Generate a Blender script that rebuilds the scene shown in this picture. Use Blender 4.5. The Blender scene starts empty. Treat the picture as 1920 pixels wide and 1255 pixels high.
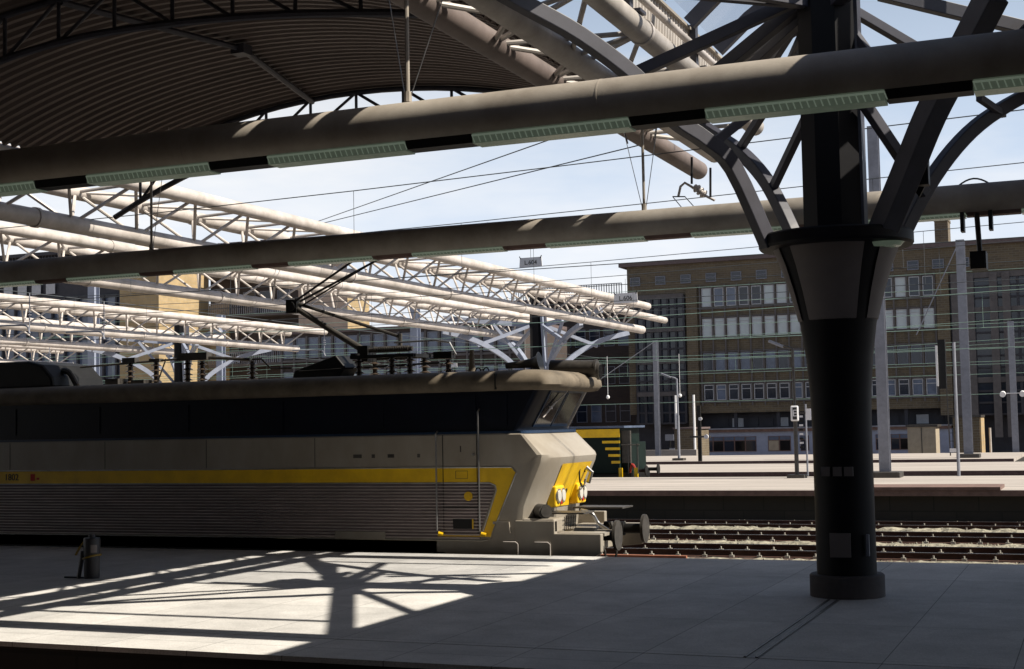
import bpy, math, random
from mathutils import Vector, Matrix
random.seed(7)
R = math.radians
scene = bpy.context.scene
COL = scene.collection

# ------------------------------------------------------------------ camera, world, sun, exposure
F = 2640.0; PPX, PPY = 960.0, 627.5; CAMH = 2.0
RT = Vector((0.922731, 0.384944, -0.019633)); UP = Vector((0.043162, -0.052578, 0.997684)); FW = Vector((-0.38302, 0.921441, 0.06513))
cd = bpy.data.cameras.new('camera'); cam = bpy.data.objects.new('camera', cd); COL.objects.link(cam)
cam.matrix_world = Matrix(((RT.x, UP.x, -FW.x, 0), (RT.y, UP.y, -FW.y, 0), (RT.z, UP.z, -FW.z, CAMH), (0, 0, 0, 1)))
cd.sensor_width = 36; cd.lens = 36 * F / 1920; cd.clip_start = 0.1; cd.clip_end = 6000
scene.camera = cam

SC, SK = 0.93, 0.05                       # metres a shadow moves to -X and -Y for each metre of height
SUNDIR = Vector((SC, SK, 1)).normalized()
elev = math.asin(SUNDIR.z); azim = math.atan2(SUNDIR.x, SUNDIR.y)
w = bpy.data.worlds.new('World'); scene.world = w; w.use_nodes = True
nt = w.node_tree; nt.nodes.clear()
out = nt.nodes.new('ShaderNodeOutputWorld'); bg = nt.nodes.new('ShaderNodeBackground')
sky = nt.nodes.new('ShaderNodeTexSky'); sky.sky_type = 'NISHITA'; sky.sun_disc = False
sky.sun_elevation = elev; sky.sun_rotation = azim; sky.air_density = 1.0; sky.dust_density = 1.5; sky.ozone_density = 1.0
tc = nt.nodes.new('ShaderNodeTexCoord'); mp = nt.nodes.new('ShaderNodeMapping'); mp.inputs['Scale'].default_value = (1.2, 1.2, 5.0)
ns = nt.nodes.new('ShaderNodeTexNoise'); ns.inputs['Scale'].default_value = 2.2; ns.inputs['Detail'].default_value = 7; ns.inputs['Roughness'].default_value = 0.55
rp = nt.nodes.new('ShaderNodeValToRGB'); rp.color_ramp.elements[0].position = 0.42; rp.color_ramp.elements[1].position = 0.68
rp.color_ramp.elements[0].color = (0, 0, 0, 1); rp.color_ramp.elements[1].color = (1, 1, 1, 1)
mx = nt.nodes.new('ShaderNodeMixRGB'); 
cc = nt.nodes.new('ShaderNodeMixRGB'); cc.inputs['Color1'].default_value = (9.2, 10.8, 13.2, 1); cc.inputs['Color2'].default_value = (15.0, 14.8, 14.6, 1)
nt.links.new(cc.outputs['Color'], mx.inputs['Color2'])
nt.links.new(tc.outputs['Generated'], mp.inputs['Vector']); nt.links.new(mp.outputs['Vector'], ns.inputs['Vector'])
nt.links.new(ns.outputs['Fac'], rp.inputs['Fac']); 
sx_ = nt.nodes.new('ShaderNodeSeparateXYZ'); nt.links.new(tc.outputs['Generated'], sx_.inputs['Vector'])
hz = nt.nodes.new('ShaderNodeMapRange'); hz.interpolation_type = 'SMOOTHSTEP'; hz.inputs['From Min'].default_value = 0.12; hz.inputs['From Max'].default_value = 0.5; hz.inputs['To Min'].default_value = 0.93; hz.inputs['To Max'].default_value = 0.0
nt.links.new(sx_.outputs['Z'], hz.inputs['Value'])
nt.links.new(hz.outputs['Result'], mx.inputs['Fac'])
# clouds thicken towards the horizon and towards the left of the tracks
lo1 = nt.nodes.new('ShaderNodeMath'); lo1.operation = 'MULTIPLY_ADD'; lo1.inputs[1].default_value = -2.4; lo1.inputs[2].default_value = 0.34
nt.links.new(sx_.outputs['Z'], lo1.inputs[0])
lo2 = nt.nodes.new('ShaderNodeMath'); lo2.operation = 'MULTIPLY_ADD'; lo2.inputs[1].default_value = -0.55
nt.links.new(sx_.outputs['X'], lo2.inputs[0]); nt.links.new(lo1.outputs[0], lo2.inputs[2])
lo3 = nt.nodes.new('ShaderNodeMath'); lo3.operation = 'MULTIPLY_ADD'; lo3.inputs[1].default_value = 0.75; lo3.use_clamp = True
nt.links.new(rp.outputs['Color'], lo3.inputs[0]); nt.links.new(lo2.outputs[0], lo3.inputs[2]); nt.links.new(lo3.outputs[0], cc.inputs['Fac'])
nt.links.new(sky.outputs['Color'], mx.inputs['Color1']); nt.links.new(mx.outputs['Color'], bg.inputs['Color'])
bg.inputs['Strength'].default_value = 0.0425
nt.links.new(bg.outputs['Background'], out.inputs['Surface'])
sl = bpy.data.lights.new('sun', 'SUN'); sl.energy = 5.0; sl.angle = R(0.5); sl.color = (1.0, 0.92, 0.79)
so = bpy.data.objects.new('sun', sl); COL.objects.link(so); so.rotation_euler = SUNDIR.to_track_quat('Z', 'Y').to_euler()
so.location = (20, 0, 40)
vs = scene.view_settings; vs.view_transform = 'Standard'; vs.look = 'None'; vs.exposure = 0.8; vs.gamma = 1.0
scene.cycles.max_bounces = 6; scene.cycles.transparent_max_bounces = 12


def at(px, py, X=None, Y=None, Z=None):
    """the point of a world plane seen at a pixel of the 1920x1255 photograph"""
    d = RT * (px - PPX) + UP * (PPY - py) + FW * F
    t = (Z - CAMH) / d.z if Z is not None else (Y / d.y if Y is not None else X / d.x)
    return Vector((0, 0, CAMH)) + d * t


# ------------------------------------------------------------------ materials
def mat(name, col, rough=0.6, metal=0.0, var=0.25, scale=3.0, bump=0.0, bscale=30.0, spec=0.5, stretch=(1, 1, 1), dirt=None, emit=None):
    m = bpy.data.materials.new(name); m.use_nodes = True
    n = m.node_tree; b = n.nodes['Principled BSDF']
    b.inputs['Roughness'].default_value = rough; b.inputs['Metallic'].default_value = metal
    b.inputs['Specular IOR Level'].default_value = spec
    t = n.nodes.new('ShaderNodeTexCoord'); mp = n.nodes.new('ShaderNodeMapping'); mp.inputs['Scale'].default_value = stretch
    n.links.new(t.outputs['Object'], mp.inputs['Vector'])
    no = n.nodes.new('ShaderNodeTexNoise'); no.inputs['Scale'].default_value = scale; no.inputs['Detail'].default_value = 8; no.inputs['Roughness'].default_value = 0.65
    n.links.new(mp.outputs['Vector'], no.inputs['Vector'])
    r = n.nodes.new('ShaderNodeValToRGB'); r.color_ramp.elements[0].position = 0.3; r.color_ramp.elements[1].position = 0.7
    lo = dirt if dirt else tuple(c * (1 - var) for c in col); hi = tuple(min(1, c * (1 + var * 0.5)) for c in col)
    r.color_ramp.elements[0].color = (*lo, 1); r.color_ramp.elements[1].color = (*hi, 1)
    n.links.new(no.outputs['Fac'], r.inputs['Fac']); n.links.new(r.outputs['Color'], b.inputs['Base Color'])
    if bump:
        n2 = n.nodes.new('ShaderNodeTexNoise'); n2.inputs['Scale'].default_value = bscale; n2.inputs['Detail'].default_value = 5
        n.links.new(mp.outputs['Vector'], n2.inputs['Vector'])
        bp = n.nodes.new('ShaderNodeBump'); bp.inputs['Strength'].default_value = bump; bp.inputs['Distance'].default_value = 0.02
        n.links.new(n2.outputs['Fac'], bp.inputs['Height']); n.links.new(bp.outputs['Normal'], b.inputs['Normal'])
    if emit:
        b.inputs['Emission Color'].default_value = (*emit[:3], 1); b.inputs['Emission Strength'].default_value = emit[3]
    return m


def brick_mat(name, c1, c2, mortar, sc=1.0, bw=0.24, rh=0.08, ms=0.008, rot=False, rough=0.85):
    m = bpy.data.materials.new(name); m.use_nodes = True
    n = m.node_tree; b = n.nodes['Principled BSDF']; b.inputs['Roughness'].default_value = rough
    t = n.nodes.new('ShaderNodeTexCoord'); sp = n.nodes.new('ShaderNodeSeparateXYZ'); cb = n.nodes.new('ShaderNodeCombineXYZ')
    n.links.new(t.outputs['Object'], sp.inputs['Vector'])
    ad = n.nodes.new('ShaderNodeMath'); ad.operation = 'ADD'
    n.links.new(sp.outputs['X'], ad.inputs[0]); n.links.new(sp.outputs['Y'], ad.inputs[1])
    if rot:
        n.links.new(sp.outputs['X'], cb.inputs['X']); n.links.new(sp.outputs['Y'], cb.inputs['Y'])
    else:
        n.links.new(ad.outputs[0], cb.inputs['X']); n.links.new(sp.outputs['Z'], cb.inputs['Y'])
    k = n.nodes.new('ShaderNodeTexBrick'); k.inputs['Scale'].default_value = sc
    k.inputs['Brick Width'].default_value = bw; k.inputs['Row Height'].default_value = rh; k.inputs['Mortar Size'].default_value = ms
    k.inputs['Color1'].default_value = (*c1, 1); k.inputs['Color2'].default_value = (*c2, 1); k.inputs['Mortar'].default_value = (*mortar, 1)
    if rot: k.offset = 0.0
    n.links.new(cb.outputs['Vector'], k.inputs['Vector'])
    no = n.nodes.new('ShaderNodeTexNoise'); no.inputs['Scale'].default_value = 0.6; no.inputs['Detail'].default_value = 9; no.inputs['Roughness'].default_value = 0.7
    n.links.new(t.outputs['Object'], no.inputs['Vector'])
    r = n.nodes.new('ShaderNodeMapRange'); r.inputs['From Min'].default_value = 0.3; r.inputs['From Max'].default_value = 0.7
    r.inputs['To Min'].default_value = 0.75; r.inputs['To Max'].default_value = 1.12
    n.links.new(no.outputs['Fac'], r.inputs['Value'])
    mu = n.nodes.new('ShaderNodeVectorMath'); mu.operation = 'SCALE'
    n.links.new(k.outputs['Color'], mu.inputs[0]); n.links.new(r.outputs['Result'], mu.inputs['Scale'])
    n.links.new(mu.outputs['Vector'], b.inputs['Base Color'])
    return m


M = {}
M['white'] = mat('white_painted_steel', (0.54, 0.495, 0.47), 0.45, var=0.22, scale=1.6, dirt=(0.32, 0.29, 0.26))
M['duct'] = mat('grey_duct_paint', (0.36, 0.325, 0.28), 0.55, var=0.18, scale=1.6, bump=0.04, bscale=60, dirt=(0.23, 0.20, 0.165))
M['shadewhite'] = mat('shaded_white_paint', (0.40, 0.37, 0.345), 0.5, var=0.25, scale=2, dirt=(0.26, 0.235, 0.21))  # white paint of the near trusses, their partial shade put into the colour
M['gutterp'] = mat('brown_gutter_paint', (0.15, 0.12, 0.11), 0.6, var=0.3, scale=2)
M['dark'] = mat('dark_green_steel', (0.006, 0.006, 0.008), 0.5, var=0.3, spec=0.15)
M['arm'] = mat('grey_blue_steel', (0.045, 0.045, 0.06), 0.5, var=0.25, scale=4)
M['armlit'] = mat('lit_blue_grey_steel', (0.25, 0.28, 0.36), 0.5, var=0.2)  # paler copy of the arm steel, its lit look put into the colour
M['panel'] = mat('grey_cladding', (0.14, 0.12, 0.115), 0.6, var=0.15, scale=2)
M['stone'] = mat('plinth_stone', (0.07, 0.06, 0.06), 0.8, var=0.25, scale=8)
M['roof'] = mat('corrugated_sheet', (0.135, 0.104, 0.093), 0.6, var=0.25, scale=1.2, stretch=(0.3, 3, 0.3))
M['fascia'] = mat('white_corrugated_sheet', (0.5, 0.46, 0.42), 0.55, var=0.2, scale=2)
M['ledge'] = mat('rusty_lip', (0.22, 0.15, 0.13), 0.8, var=0.4, scale=4)
M['diff'] = mat('prismatic_diffuser', (0.21, 0.245, 0.195), 0.25, var=0.25, scale=8, emit=(0.45, 0.58, 0.42, 0.045))
M['diffrib'] = mat('diffuser_rib', (0.38, 0.45, 0.36), 0.35, var=0.2, emit=(0.5, 0.62, 0.47, 0.09))
M['body'] = mat('loco_silver_grey', (0.29, 0.265, 0.225), 0.42, metal=0.0, var=0.25, scale=1.3, bump=0.05, bscale=50, dirt=(0.23, 0.20, 0.16), stretch=(1, 1, 0.5))
M['locoroof'] = mat('loco_roof_grime', (0.15, 0.122, 0.088), 0.75, var=0.4, scale=2.2, dirt=(0.075, 0.06, 0.042), stretch=(1, 1, 1))
M['yellow'] = mat('loco_yellow', (0.78, 0.50, 0.01), 0.38, var=0.18, scale=2.5, dirt=(0.6, 0.36, 0.01))
M['navy'] = mat('loco_dark_blue', (0.003, 0.005, 0.012), 0.35, var=0.3, spec=0.3)
M['navyframe'] = mat('loco_blue_frame', (0.010, 0.028, 0.065), 0.3, var=0.2)
M['black'] = mat('black_iron', (0.01, 0.01, 0.01), 0.5, var=0.4, spec=0.3)
M['grease'] = mat('greasy_iron', (0.05, 0.045, 0.04), 0.5, var=0.5, scale=9)
M['steel'] = mat('bare_steel', (0.45, 0.45, 0.45), 0.3, metal=0.9, var=0.3, scale=5)
M['rib'] = mat('ribbed_aluminium', (0.60, 0.53, 0.52), 0.34, metal=0.6, var=0.35, scale=2, stretch=(0.6, 1, 4))
M['groove'] = mat('groove_shade', (0.13, 0.10, 0.10), 0.6, var=0.3)  # dark groove faces: shade between the ribs put into the colour
M['ceramic'] = mat('brown_glazed_porcelain', (0.06, 0.045, 0.035), 0.25, var=0.2)
M['glassdark'] = mat('dark_window_glass', (0.010, 0.010, 0.012), 0.1, var=0.3, spec=0.25)
M['lamp'] = mat('lamp_lens', (0.7, 0.68, 0.62), 0.12, metal=0.3, var=0.1)
M['redlens'] = mat('red_lens', (0.5, 0.03, 0.02), 0.2)
M['ballast'] = None
M['rail'] = mat('rusted_rail_web', (0.055, 0.022, 0.014), 0.8, var=0.4, scale=6)
M['railtop'] = mat('polished_rail_head', (0.5, 0.52, 0.55), 0.25, metal=0.9, var=0.2)
M['sleeper'] = mat('oily_sleeper', (0.055, 0.032, 0.024), 0.85, var=0.4, scale=6)
M['clip'] = mat('rail_clip_steel', (0.42, 0.40, 0.35), 0.5, var=0.4)
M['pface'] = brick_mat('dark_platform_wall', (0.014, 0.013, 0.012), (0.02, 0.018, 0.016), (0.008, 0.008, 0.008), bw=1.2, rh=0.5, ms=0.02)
M['plat2'] = mat('pale_concrete_platform', (0.36, 0.325, 0.295), 0.85, var=0.35, scale=0.8, stretch=(0.25, 2, 1))
M['lip'] = mat('platform_lip_brown', (0.16, 0.10, 0.085), 0.85, var=0.35, scale=3)
M['brick'] = brick_mat('brown_brick', (0.135, 0.103, 0.06), (0.10, 0.077, 0.05), (0.15, 0.13, 0.10), bw=0.5, rh=0.17, ms=0.02)
M['brickd'] = brick_mat('dark_brick', (0.06, 0.042, 0.035), (0.045, 0.034, 0.03), (0.05, 0.04, 0.04), bw=0.5, rh=0.17, ms=0.02)
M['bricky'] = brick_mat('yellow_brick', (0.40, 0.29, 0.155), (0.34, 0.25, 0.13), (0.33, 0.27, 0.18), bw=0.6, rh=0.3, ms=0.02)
M['conc'] = mat('facade_concrete', (0.11, 0.10, 0.10), 0.85, var=0.25, scale=2)
M['concd'] = mat('facade_dark_grid', (0.035, 0.035, 0.045), 0.7, var=0.3, scale=2)
M['coping'] = mat('roof_coping', (0.12, 0.09, 0.09), 0.8, var=0.2)
M['frame'] = mat('window_frame_paint', (0.16, 0.17, 0.21), 0.5, var=0.15)
M['framew'] = mat('white_window_frame', (0.42, 0.43, 0.46), 0.5, var=0.15)
M['pane'] = mat('window_pane', (0.022, 0.028, 0.045), 0.08, var=0.5, scale=0.5)
M['paneb'] = mat('blue_window_pane', (0.11, 0.14, 0.21), 0.15, var=0.4, scale=0.7)
M['blind'] = mat('pale_window_blind', (0.50, 0.56, 0.58), 0.6, var=0.1, scale=1)
M['shop'] = mat('pale_blue_panel', (0.27, 0.31, 0.42), 0.6, var=0.12)
M['beige'] = mat('beige_shed_paint', (0.34, 0.29, 0.22), 0.7, var=0.2)
M['mast'] = mat('galvanised_mast', (0.22, 0.23, 0.27), 0.55, var=0.25, scale=3)
M['wire'] = mat('catenary_copper', (0.05, 0.06, 0.07), 0.6, var=0.2)
M['wireg'] = mat('verdigris_wire', (0.18, 0.28, 0.24), 0.6, var=0.2)
M['sign'] = mat('white_enamel_sign', (0.72, 0.72, 0.74), 0.5, var=0.05)
M['ink'] = mat('black_lettering', (0.02, 0.02, 0.02), 0.6, var=0.1)
M['green'] = mat('shunter_green', (0.005, 0.013, 0.011), 0.6, var=0.25, spec=0.15)
M['red'] = mat('red_hose_paint', (0.35, 0.03, 0.02), 0.5, var=0.3)
M['hose'] = mat('yellow_hose', (0.2, 0.13, 0.012), 0.5, var=0.3)
M['bin'] = mat('charcoal_canister', (0.015, 0.015, 0.02), 0.5, var=0.3)
M['tape'] = mat('pipe_rust', (0.35, 0.13, 0.07), 0.7, var=0.3)


def glass_sheet():
    m = bpy.data.materials.new('clear_roof_glazing'); m.use_nodes = True
    n = m.node_tree; n.nodes.clear()
    o = n.nodes.new('ShaderNodeOutputMaterial'); a = n.nodes.new('ShaderNodeBsdfTransparent'); g = n.nodes.new('ShaderNodeBsdfGlossy'); d = n.nodes.new('ShaderNodeBsdfDiffuse')
    a.inputs['Color'].default_value = (0.93, 0.94, 0.96, 1); g.inputs['Roughness'].default_value = 0.15; d.inputs['Color'].default_value = (0.6, 0.6, 0.62, 1)
    x = n.nodes.new('ShaderNodeMixShader'); x.inputs['Fac'].default_value = 0.1
    y = n.nodes.new('ShaderNodeMixShader'); y.inputs['Fac'].default_value = 0.07
    n.links.new(a.outputs[0], x.inputs[1]); n.links.new(d.outputs[0], x.inputs[2]); n.links.new(x.outputs[0], y.inputs[1]); n.links.new(g.outputs[0], y.inputs[2])
    n.links.new(y.outputs[0], o.inputs['Surface'])
    return m


M['glazing'] = glass_sheet()


def platform_mat():
    """slabs about 1 m by 2.2 m with thin joints, speckle and soft stains"""
    m = bpy.data.materials.new('platform_slabs'); m.use_nodes = True
    n = m.node_tree; b = n.nodes['Principled BSDF']; b.inputs['Roughness'].default_value = 0.75; b.inputs['Specular IOR Level'].default_value = 0.35
    t = n.nodes.new('ShaderNodeTexCoord')
    k = n.nodes.new('ShaderNodeTexBrick'); k.offset = 0.0; k.inputs['Scale'].default_value = 1.0
    k.inputs['Brick Width'].default_value = 1.02; k.inputs['Row Height'].default_value = 2.05; k.inputs['Mortar Size'].default_value = 0.006; k.inputs['Mortar Smooth'].default_value = 0.4
    k.inputs['Color1'].default_value = (0.50, 0.49, 0.475, 1); k.inputs['Color2'].default_value = (0.58, 0.565, 0.545, 1); k.inputs['Mortar'].default_value = (0.2, 0.195, 0.19, 1)
    n.links.new(t.outputs['Object'], k.inputs['Vector'])
    no = n.nodes.new('ShaderNodeTexNoise'); no.inputs['Scale'].default_value = 1.1; no.inputs['Detail'].default_value = 9; no.inputs['Roughness'].default_value = 0.7
    n.links.new(t.outputs['Object'], no.inputs['Vector'])
    sp = n.nodes.new('ShaderNodeTexNoise'); sp.inputs['Scale'].default_value = 90; sp.inputs['Detail'].default_value = 3
    n.links.new(t.outputs['Object'], sp.inputs['Vector'])
    r = n.nodes.new('ShaderNodeMapRange'); r.inputs['From Min'].default_value = 0.3; r.inputs['From Max'].default_value = 0.7; r.inputs['To Min'].default_value = 0.70; r.inputs['To Max'].default_value = 1.1
    n.links.new(no.outputs['Fac'], r.inputs['Value'])
    r2 = n.nodes.new('ShaderNodeMapRange'); r2.inputs['From Min'].default_value = 0.25; r2.inputs['From Max'].default_value = 0.75; r2.inputs['To Min'].default_value = 0.7; r2.inputs['To Max'].default_value = 1.2
    n.links.new(sp.outputs['Fac'], r2.inputs['Value'])
    mm = n.nodes.new('ShaderNodeMath'); mm.operation = 'MULTIPLY'; n.links.new(r.outputs['Result'], mm.inputs[0]); n.links.new(r2.outputs['Result'], mm.inputs[1])
    mu = n.nodes.new('ShaderNodeVectorMath'); mu.operation = 'SCALE'
    n.links.new(k.outputs['Color'], mu.inputs[0]); n.links.new(mm.outputs[0], mu.inputs['Scale']); n.links.new(mu.outputs['Vector'], b.inputs['Base Color'])
    bp = n.nodes.new('ShaderNodeBump'); bp.inputs['Strength'].default_value = 0.25; bp.inputs['Distance'].default_value = 0.004
    n.links.new(sp.outputs['Fac'], bp.inputs['Height']); n.links.new(bp.outputs['Normal'], b.inputs['Normal'])
    return m


M['slab'] = platform_mat()


def ballast_mat():
    """stones; rust and oil stain the strips where the tracks run"""
    m = bpy.data.materials.new('ballast_stones'); m.use_nodes = True
    n = m.node_tree; b = n.nodes['Principled BSDF']; b.inputs['Roughness'].default_value = 0.9
    t = n.nodes.new('ShaderNodeTexCoord'); v = n.nodes.new('ShaderNodeTexVoronoi'); v.inputs['Scale'].default_value = 11
    n.links.new(t.outputs['Object'], v.inputs['Vector'])
    r = n.nodes.new('ShaderNodeValToRGB'); e = r.color_ramp.elements
    e[0].color = (0.06, 0.05, 0.04, 1); e[1].color = (0.36, 0.33, 0.26, 1)
    n.links.new(v.outputs['Color'], r.inputs['Fac'])
    sp = n.nodes.new('ShaderNodeSeparateXYZ'); n.links.new(t.outputs['Object'], sp.inputs['Vector'])
    no = n.nodes.new('ShaderNodeTexNoise'); no.inputs['Scale'].default_value = 1.5; no.inputs['Detail'].default_value = 5
    mp = n.nodes.new('ShaderNodeMapping'); mp.inputs['Scale'].default_value = (0.25, 1, 1); n.links.new(t.outputs['Object'], mp.inputs['Vector']); n.links.new(mp.outputs['Vector'], no.inputs['Vector'])
    a = n.nodes.new('ShaderNodeMath'); a.operation = 'MULTIPLY_ADD'; a.inputs[1].default_value = 1.2
    n.links.new(no.outputs['Fac'], a.inputs[0]); n.links.new(sp.outputs['Y'], a.inputs[2])
    mo = n.nodes.new('ShaderNodeMath'); mo.operation = 'PINGPONG'; mo.inputs[1].default_value = 2.05
    n.links.new(a.outputs[0], mo.inputs[0])
    q = n.nodes.new('ShaderNodeMapRange'); q.inputs['From Min'].default_value = 1.1; q.inputs['From Max'].default_value = 1.5
    n.links.new(mo.outputs[0], q.inputs['Value'])
    x = n.nodes.new('ShaderNodeMixRGB'); x.inputs['Color1'].default_value = (0.07, 0.04, 0.028, 1)
    n.links.new(q.outputs['Result'], x.inputs['Fac']); n.links.new(r.outputs['Color'], x.inputs['Color2']); n.links.new(x.outputs['Color'], b.inputs['Base Color'])
    bp = n.nodes.new('ShaderNodeBump'); bp.inputs['Strength'].default_value = 1.0; bp.inputs['Distance'].default_value = 0.06
    n.links.new(v.outputs['Distance'], bp.inputs['Height']); n.links.new(bp.outputs['Normal'], b.inputs['Normal'])
    return m


M['ballast'] = ballast_mat()

# ------------------------------------------------------------------ mesh builder
ORG = {}


class MB:
    def __init__(s): s.v = []; s.f = []; s.m = []; s.cur = 0
    def add(s, vs, fs):
        o = len(s.v); s.v += [Vector(p) for p in vs]
        for f in fs: s.f.append([i + o for i in f]); s.m.append(s.cur)
        return s
    def box(s, x0, x1, y0, y1, z0, z1):
        return s.add([(x0, y0, z0), (x1, y0, z0), (x1, y1, z0), (x0, y1, z0), (x0, y0, z1), (x1, y0, z1), (x1, y1, z1), (x0, y1, z1)],
                     [(0, 3, 2, 1), (4, 5, 6, 7), (0, 1, 5, 4), (1, 2, 6, 5), (2, 3, 7, 6), (3, 0, 4, 7)])
    def tube(s, p, q, r, n=10, r2=None, cap=True):
        p, q = Vector(p), Vector(q); r2 = r if r2 is None else r2
        d = (q - p).normalized(); a = d.orthogonal().normalized() if abs(d.z) < 0.99 else Vector((1, 0, 0)); b = d.cross(a).normalized(); a = b.cross(d)
        vs = []
        for c, rr in ((p, r), (q, r2)):
            for i in range(n):
                t = 2 * math.pi * i / n; vs.append(c + a * (rr * math.cos(t)) + b * (rr * math.sin(t)))
        fs = [(i, (i + 1) % n, n + (i + 1) % n, n + i) for i in range(n)]
        if cap: fs += [tuple(range(n - 1, -1, -1)), tuple(range(n, 2 * n))]
        return s.add(vs, fs)
    def path(s, pts, r, n=8, closed=False):
        pts = [Vector(p) for p in pts]; vs = []; prev = None; m = len(pts)
        for i, p in enumerate(pts):
            if closed: d = (pts[(i + 1) % m] - pts[i - 1]).normalized()
            else: d = (pts[min(i + 1, m - 1)] - pts[max(i - 1, 0)]).normalized()
            a = prev - d * prev.dot(d) if prev else d.orthogonal()
            a.normalize(); prev = a; b = d.cross(a)
            rr = r[i] if isinstance(r, (list, tuple)) else r
            for k in range(n):
                t = 2 * math.pi * k / n; vs.append(p + a * (rr * math.cos(t)) + b * (rr * math.sin(t)))
        fs = []
        for i in range(m if closed else m - 1):
            j = (i + 1) % m
            for k in range(n): fs.append((i * n + k, i * n + (k + 1) % n, j * n + (k + 1) % n, j * n + k))
        if not closed: fs += [tuple(range(n - 1, -1, -1)), tuple(range((m - 1) * n, m * n))]
        return s.add(vs, fs)
    def beam(s, pts, wd, ht, side=None):
        """box section along a path; side = horizontal width direction"""
        pts = [Vector(p) for p in pts]; vs = []; m = len(pts)
        for i, p in enumerate(pts):
            d = (pts[min(i + 1, m - 1)] - pts[max(i - 1, 0)]).normalized()
            sd = Vector(side).normalized() if side is not None else d.cross(Vector((0, 0, 1)))
            if sd.length < 1e-3: sd = Vector((1, 0, 0))
            sd = (sd - d * sd.dot(d)).normalized(); u = sd.cross(d).normalized()
            for a, b in ((-1, -1), (1, -1), (1, 1), (-1, 1)): vs.append(p + sd * (a * wd / 2) + u * (b * ht / 2))
        fs = []
        for i in range(m - 1):
            for k in range(4): fs.append((i * 4 + k, i * 4 + (k + 1) % 4, i * 4 + 4 + (k + 1) % 4, i * 4 + 4 + k))
        fs += [(3, 2, 1, 0), tuple((m - 1) * 4 + k for k in range(4))]
        return s.add(vs, fs)
    def lathe(s, c, prof, n=32, a0=0, a1=360, cap=True):
        c = Vector(c); full = abs(a1 - a0) >= 360; k = n if full else n + 1; vs = []
        for (r, z) in prof:
            for i in range(k):
                t = R(a0 + (a1 - a0) * i / n); vs.append(c + Vector((r * math.cos(t), r * math.sin(t), z)))
        fs = []
        for j in range(len(prof) - 1):
            for i in range(n):
                i2 = (i + 1) % k; fs.append((j * k + i, j * k + i2, (j + 1) * k + i2, (j + 1) * k + i))
        if cap and full: fs += [tuple(range(k - 1, -1, -1)), tuple(range((len(prof) - 1) * k, len(prof) * k))]
        return s.add(vs, fs)
    def xz(s, poly, y0, y1):
        n = len(poly); vs = [(x, y0, z) for x, z in poly] + [(x, y1, z) for x, z in poly]
        return s.add(vs, [tuple(range(n)), tuple(range(2 * n - 1, n - 1, -1))] + [(i, n + i, n + (i + 1) % n, (i + 1) % n) for i in range(n)])
    def yz(s, poly, x0, x1):
        n = len(poly); vs = [(x0, y, z) for y, z in poly] + [(x1, y, z) for y, z in poly]
        return s.add(vs, [tuple(range(n - 1, -1, -1)), tuple(range(n, 2 * n))] + [(i, (i + 1) % n, n + (i + 1) % n, n + i) for i in range(n)])
    def loft(s, rings, cap=True):
        n = len(rings[0]); vs = [p for r in rings for p in r]; fs = []
        for j in range(len(rings) - 1):
            for i in range(n): fs.append((j * n + i, j * n + (i + 1) % n, (j + 1) * n + (i + 1) % n, (j + 1) * n + i))
        if cap: fs += [tuple(range(n - 1, -1, -1)), tuple(range((len(rings) - 1) * n, len(rings) * n))]
        return s.add(vs, fs)


def tag(o, label=None, cat=None, group=None, kind=None):
    if label: o['label'] = label
    if cat: o['category'] = cat
    if group: o['group'] = group
    if kind: o['kind'] = kind
    return o


def thing(name, label, cat, loc, group=None):
    o = bpy.data.objects.new(name, None); COL.objects.link(o); o.location = loc; o.empty_display_size = 0.2
    ORG[o.name] = Vector(loc); return tag(o, label, cat, group)


def obj(name, mb, m, parent=None, smooth=True, bevel=0.0, split=35, solid=0.0):
    if parent is not None: org = ORG[parent.name]
    else:
        xs = [p.x for p in mb.v]; ys = [p.y for p in mb.v]; zs = [p.z for p in mb.v]
        org = Vector(((min(xs) + max(xs)) / 2, (min(ys) + max(ys)) / 2, min(zs)))
    me = bpy.data.meshes.new(name); me.from_pydata([tuple(p - org) for p in mb.v], [], mb.f)
    mats = m if isinstance(m, list) else [m]
    for q in mats: me.materials.append(M[q] if isinstance(q, str) else q)
    if len(mats) > 1: me.polygons.foreach_set('material_index', mb.m)
    me.validate(); me.update()
    o = bpy.data.objects.new(name, me); COL.objects.link(o)
    if smooth:
        me.polygons.foreach_set('use_smooth', [True] * len(me.polygons))
    if bevel:
        b = o.modifiers.new('bevel', 'BEVEL'); b.width = bevel; b.segments = 2; b.limit_method = 'ANGLE'; b.angle_limit = R(35)
    if smooth:
        e = o.modifiers.new('split', 'EDGE_SPLIT'); e.split_angle = R(split)
    if parent is not None: o.parent = parent
    else: o.location = org
    ORG[o.name] = org
    return o


def single(name, label, cat, mb, m, group=None, **k):
    return tag(obj(name, mb, m, **k), label, cat, group)


def copies(o, places, parent):
    """the same mesh again at other places of the same thing (offsets from the first)"""
    for d in places:
        c = o.copy(); COL.objects.link(c); c.parent = parent; c.location = Vector(o.location) + Vector(d)
        for ch in list(o.children):
            e = ch.copy(); COL.objects.link(e); e.parent = c


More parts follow.
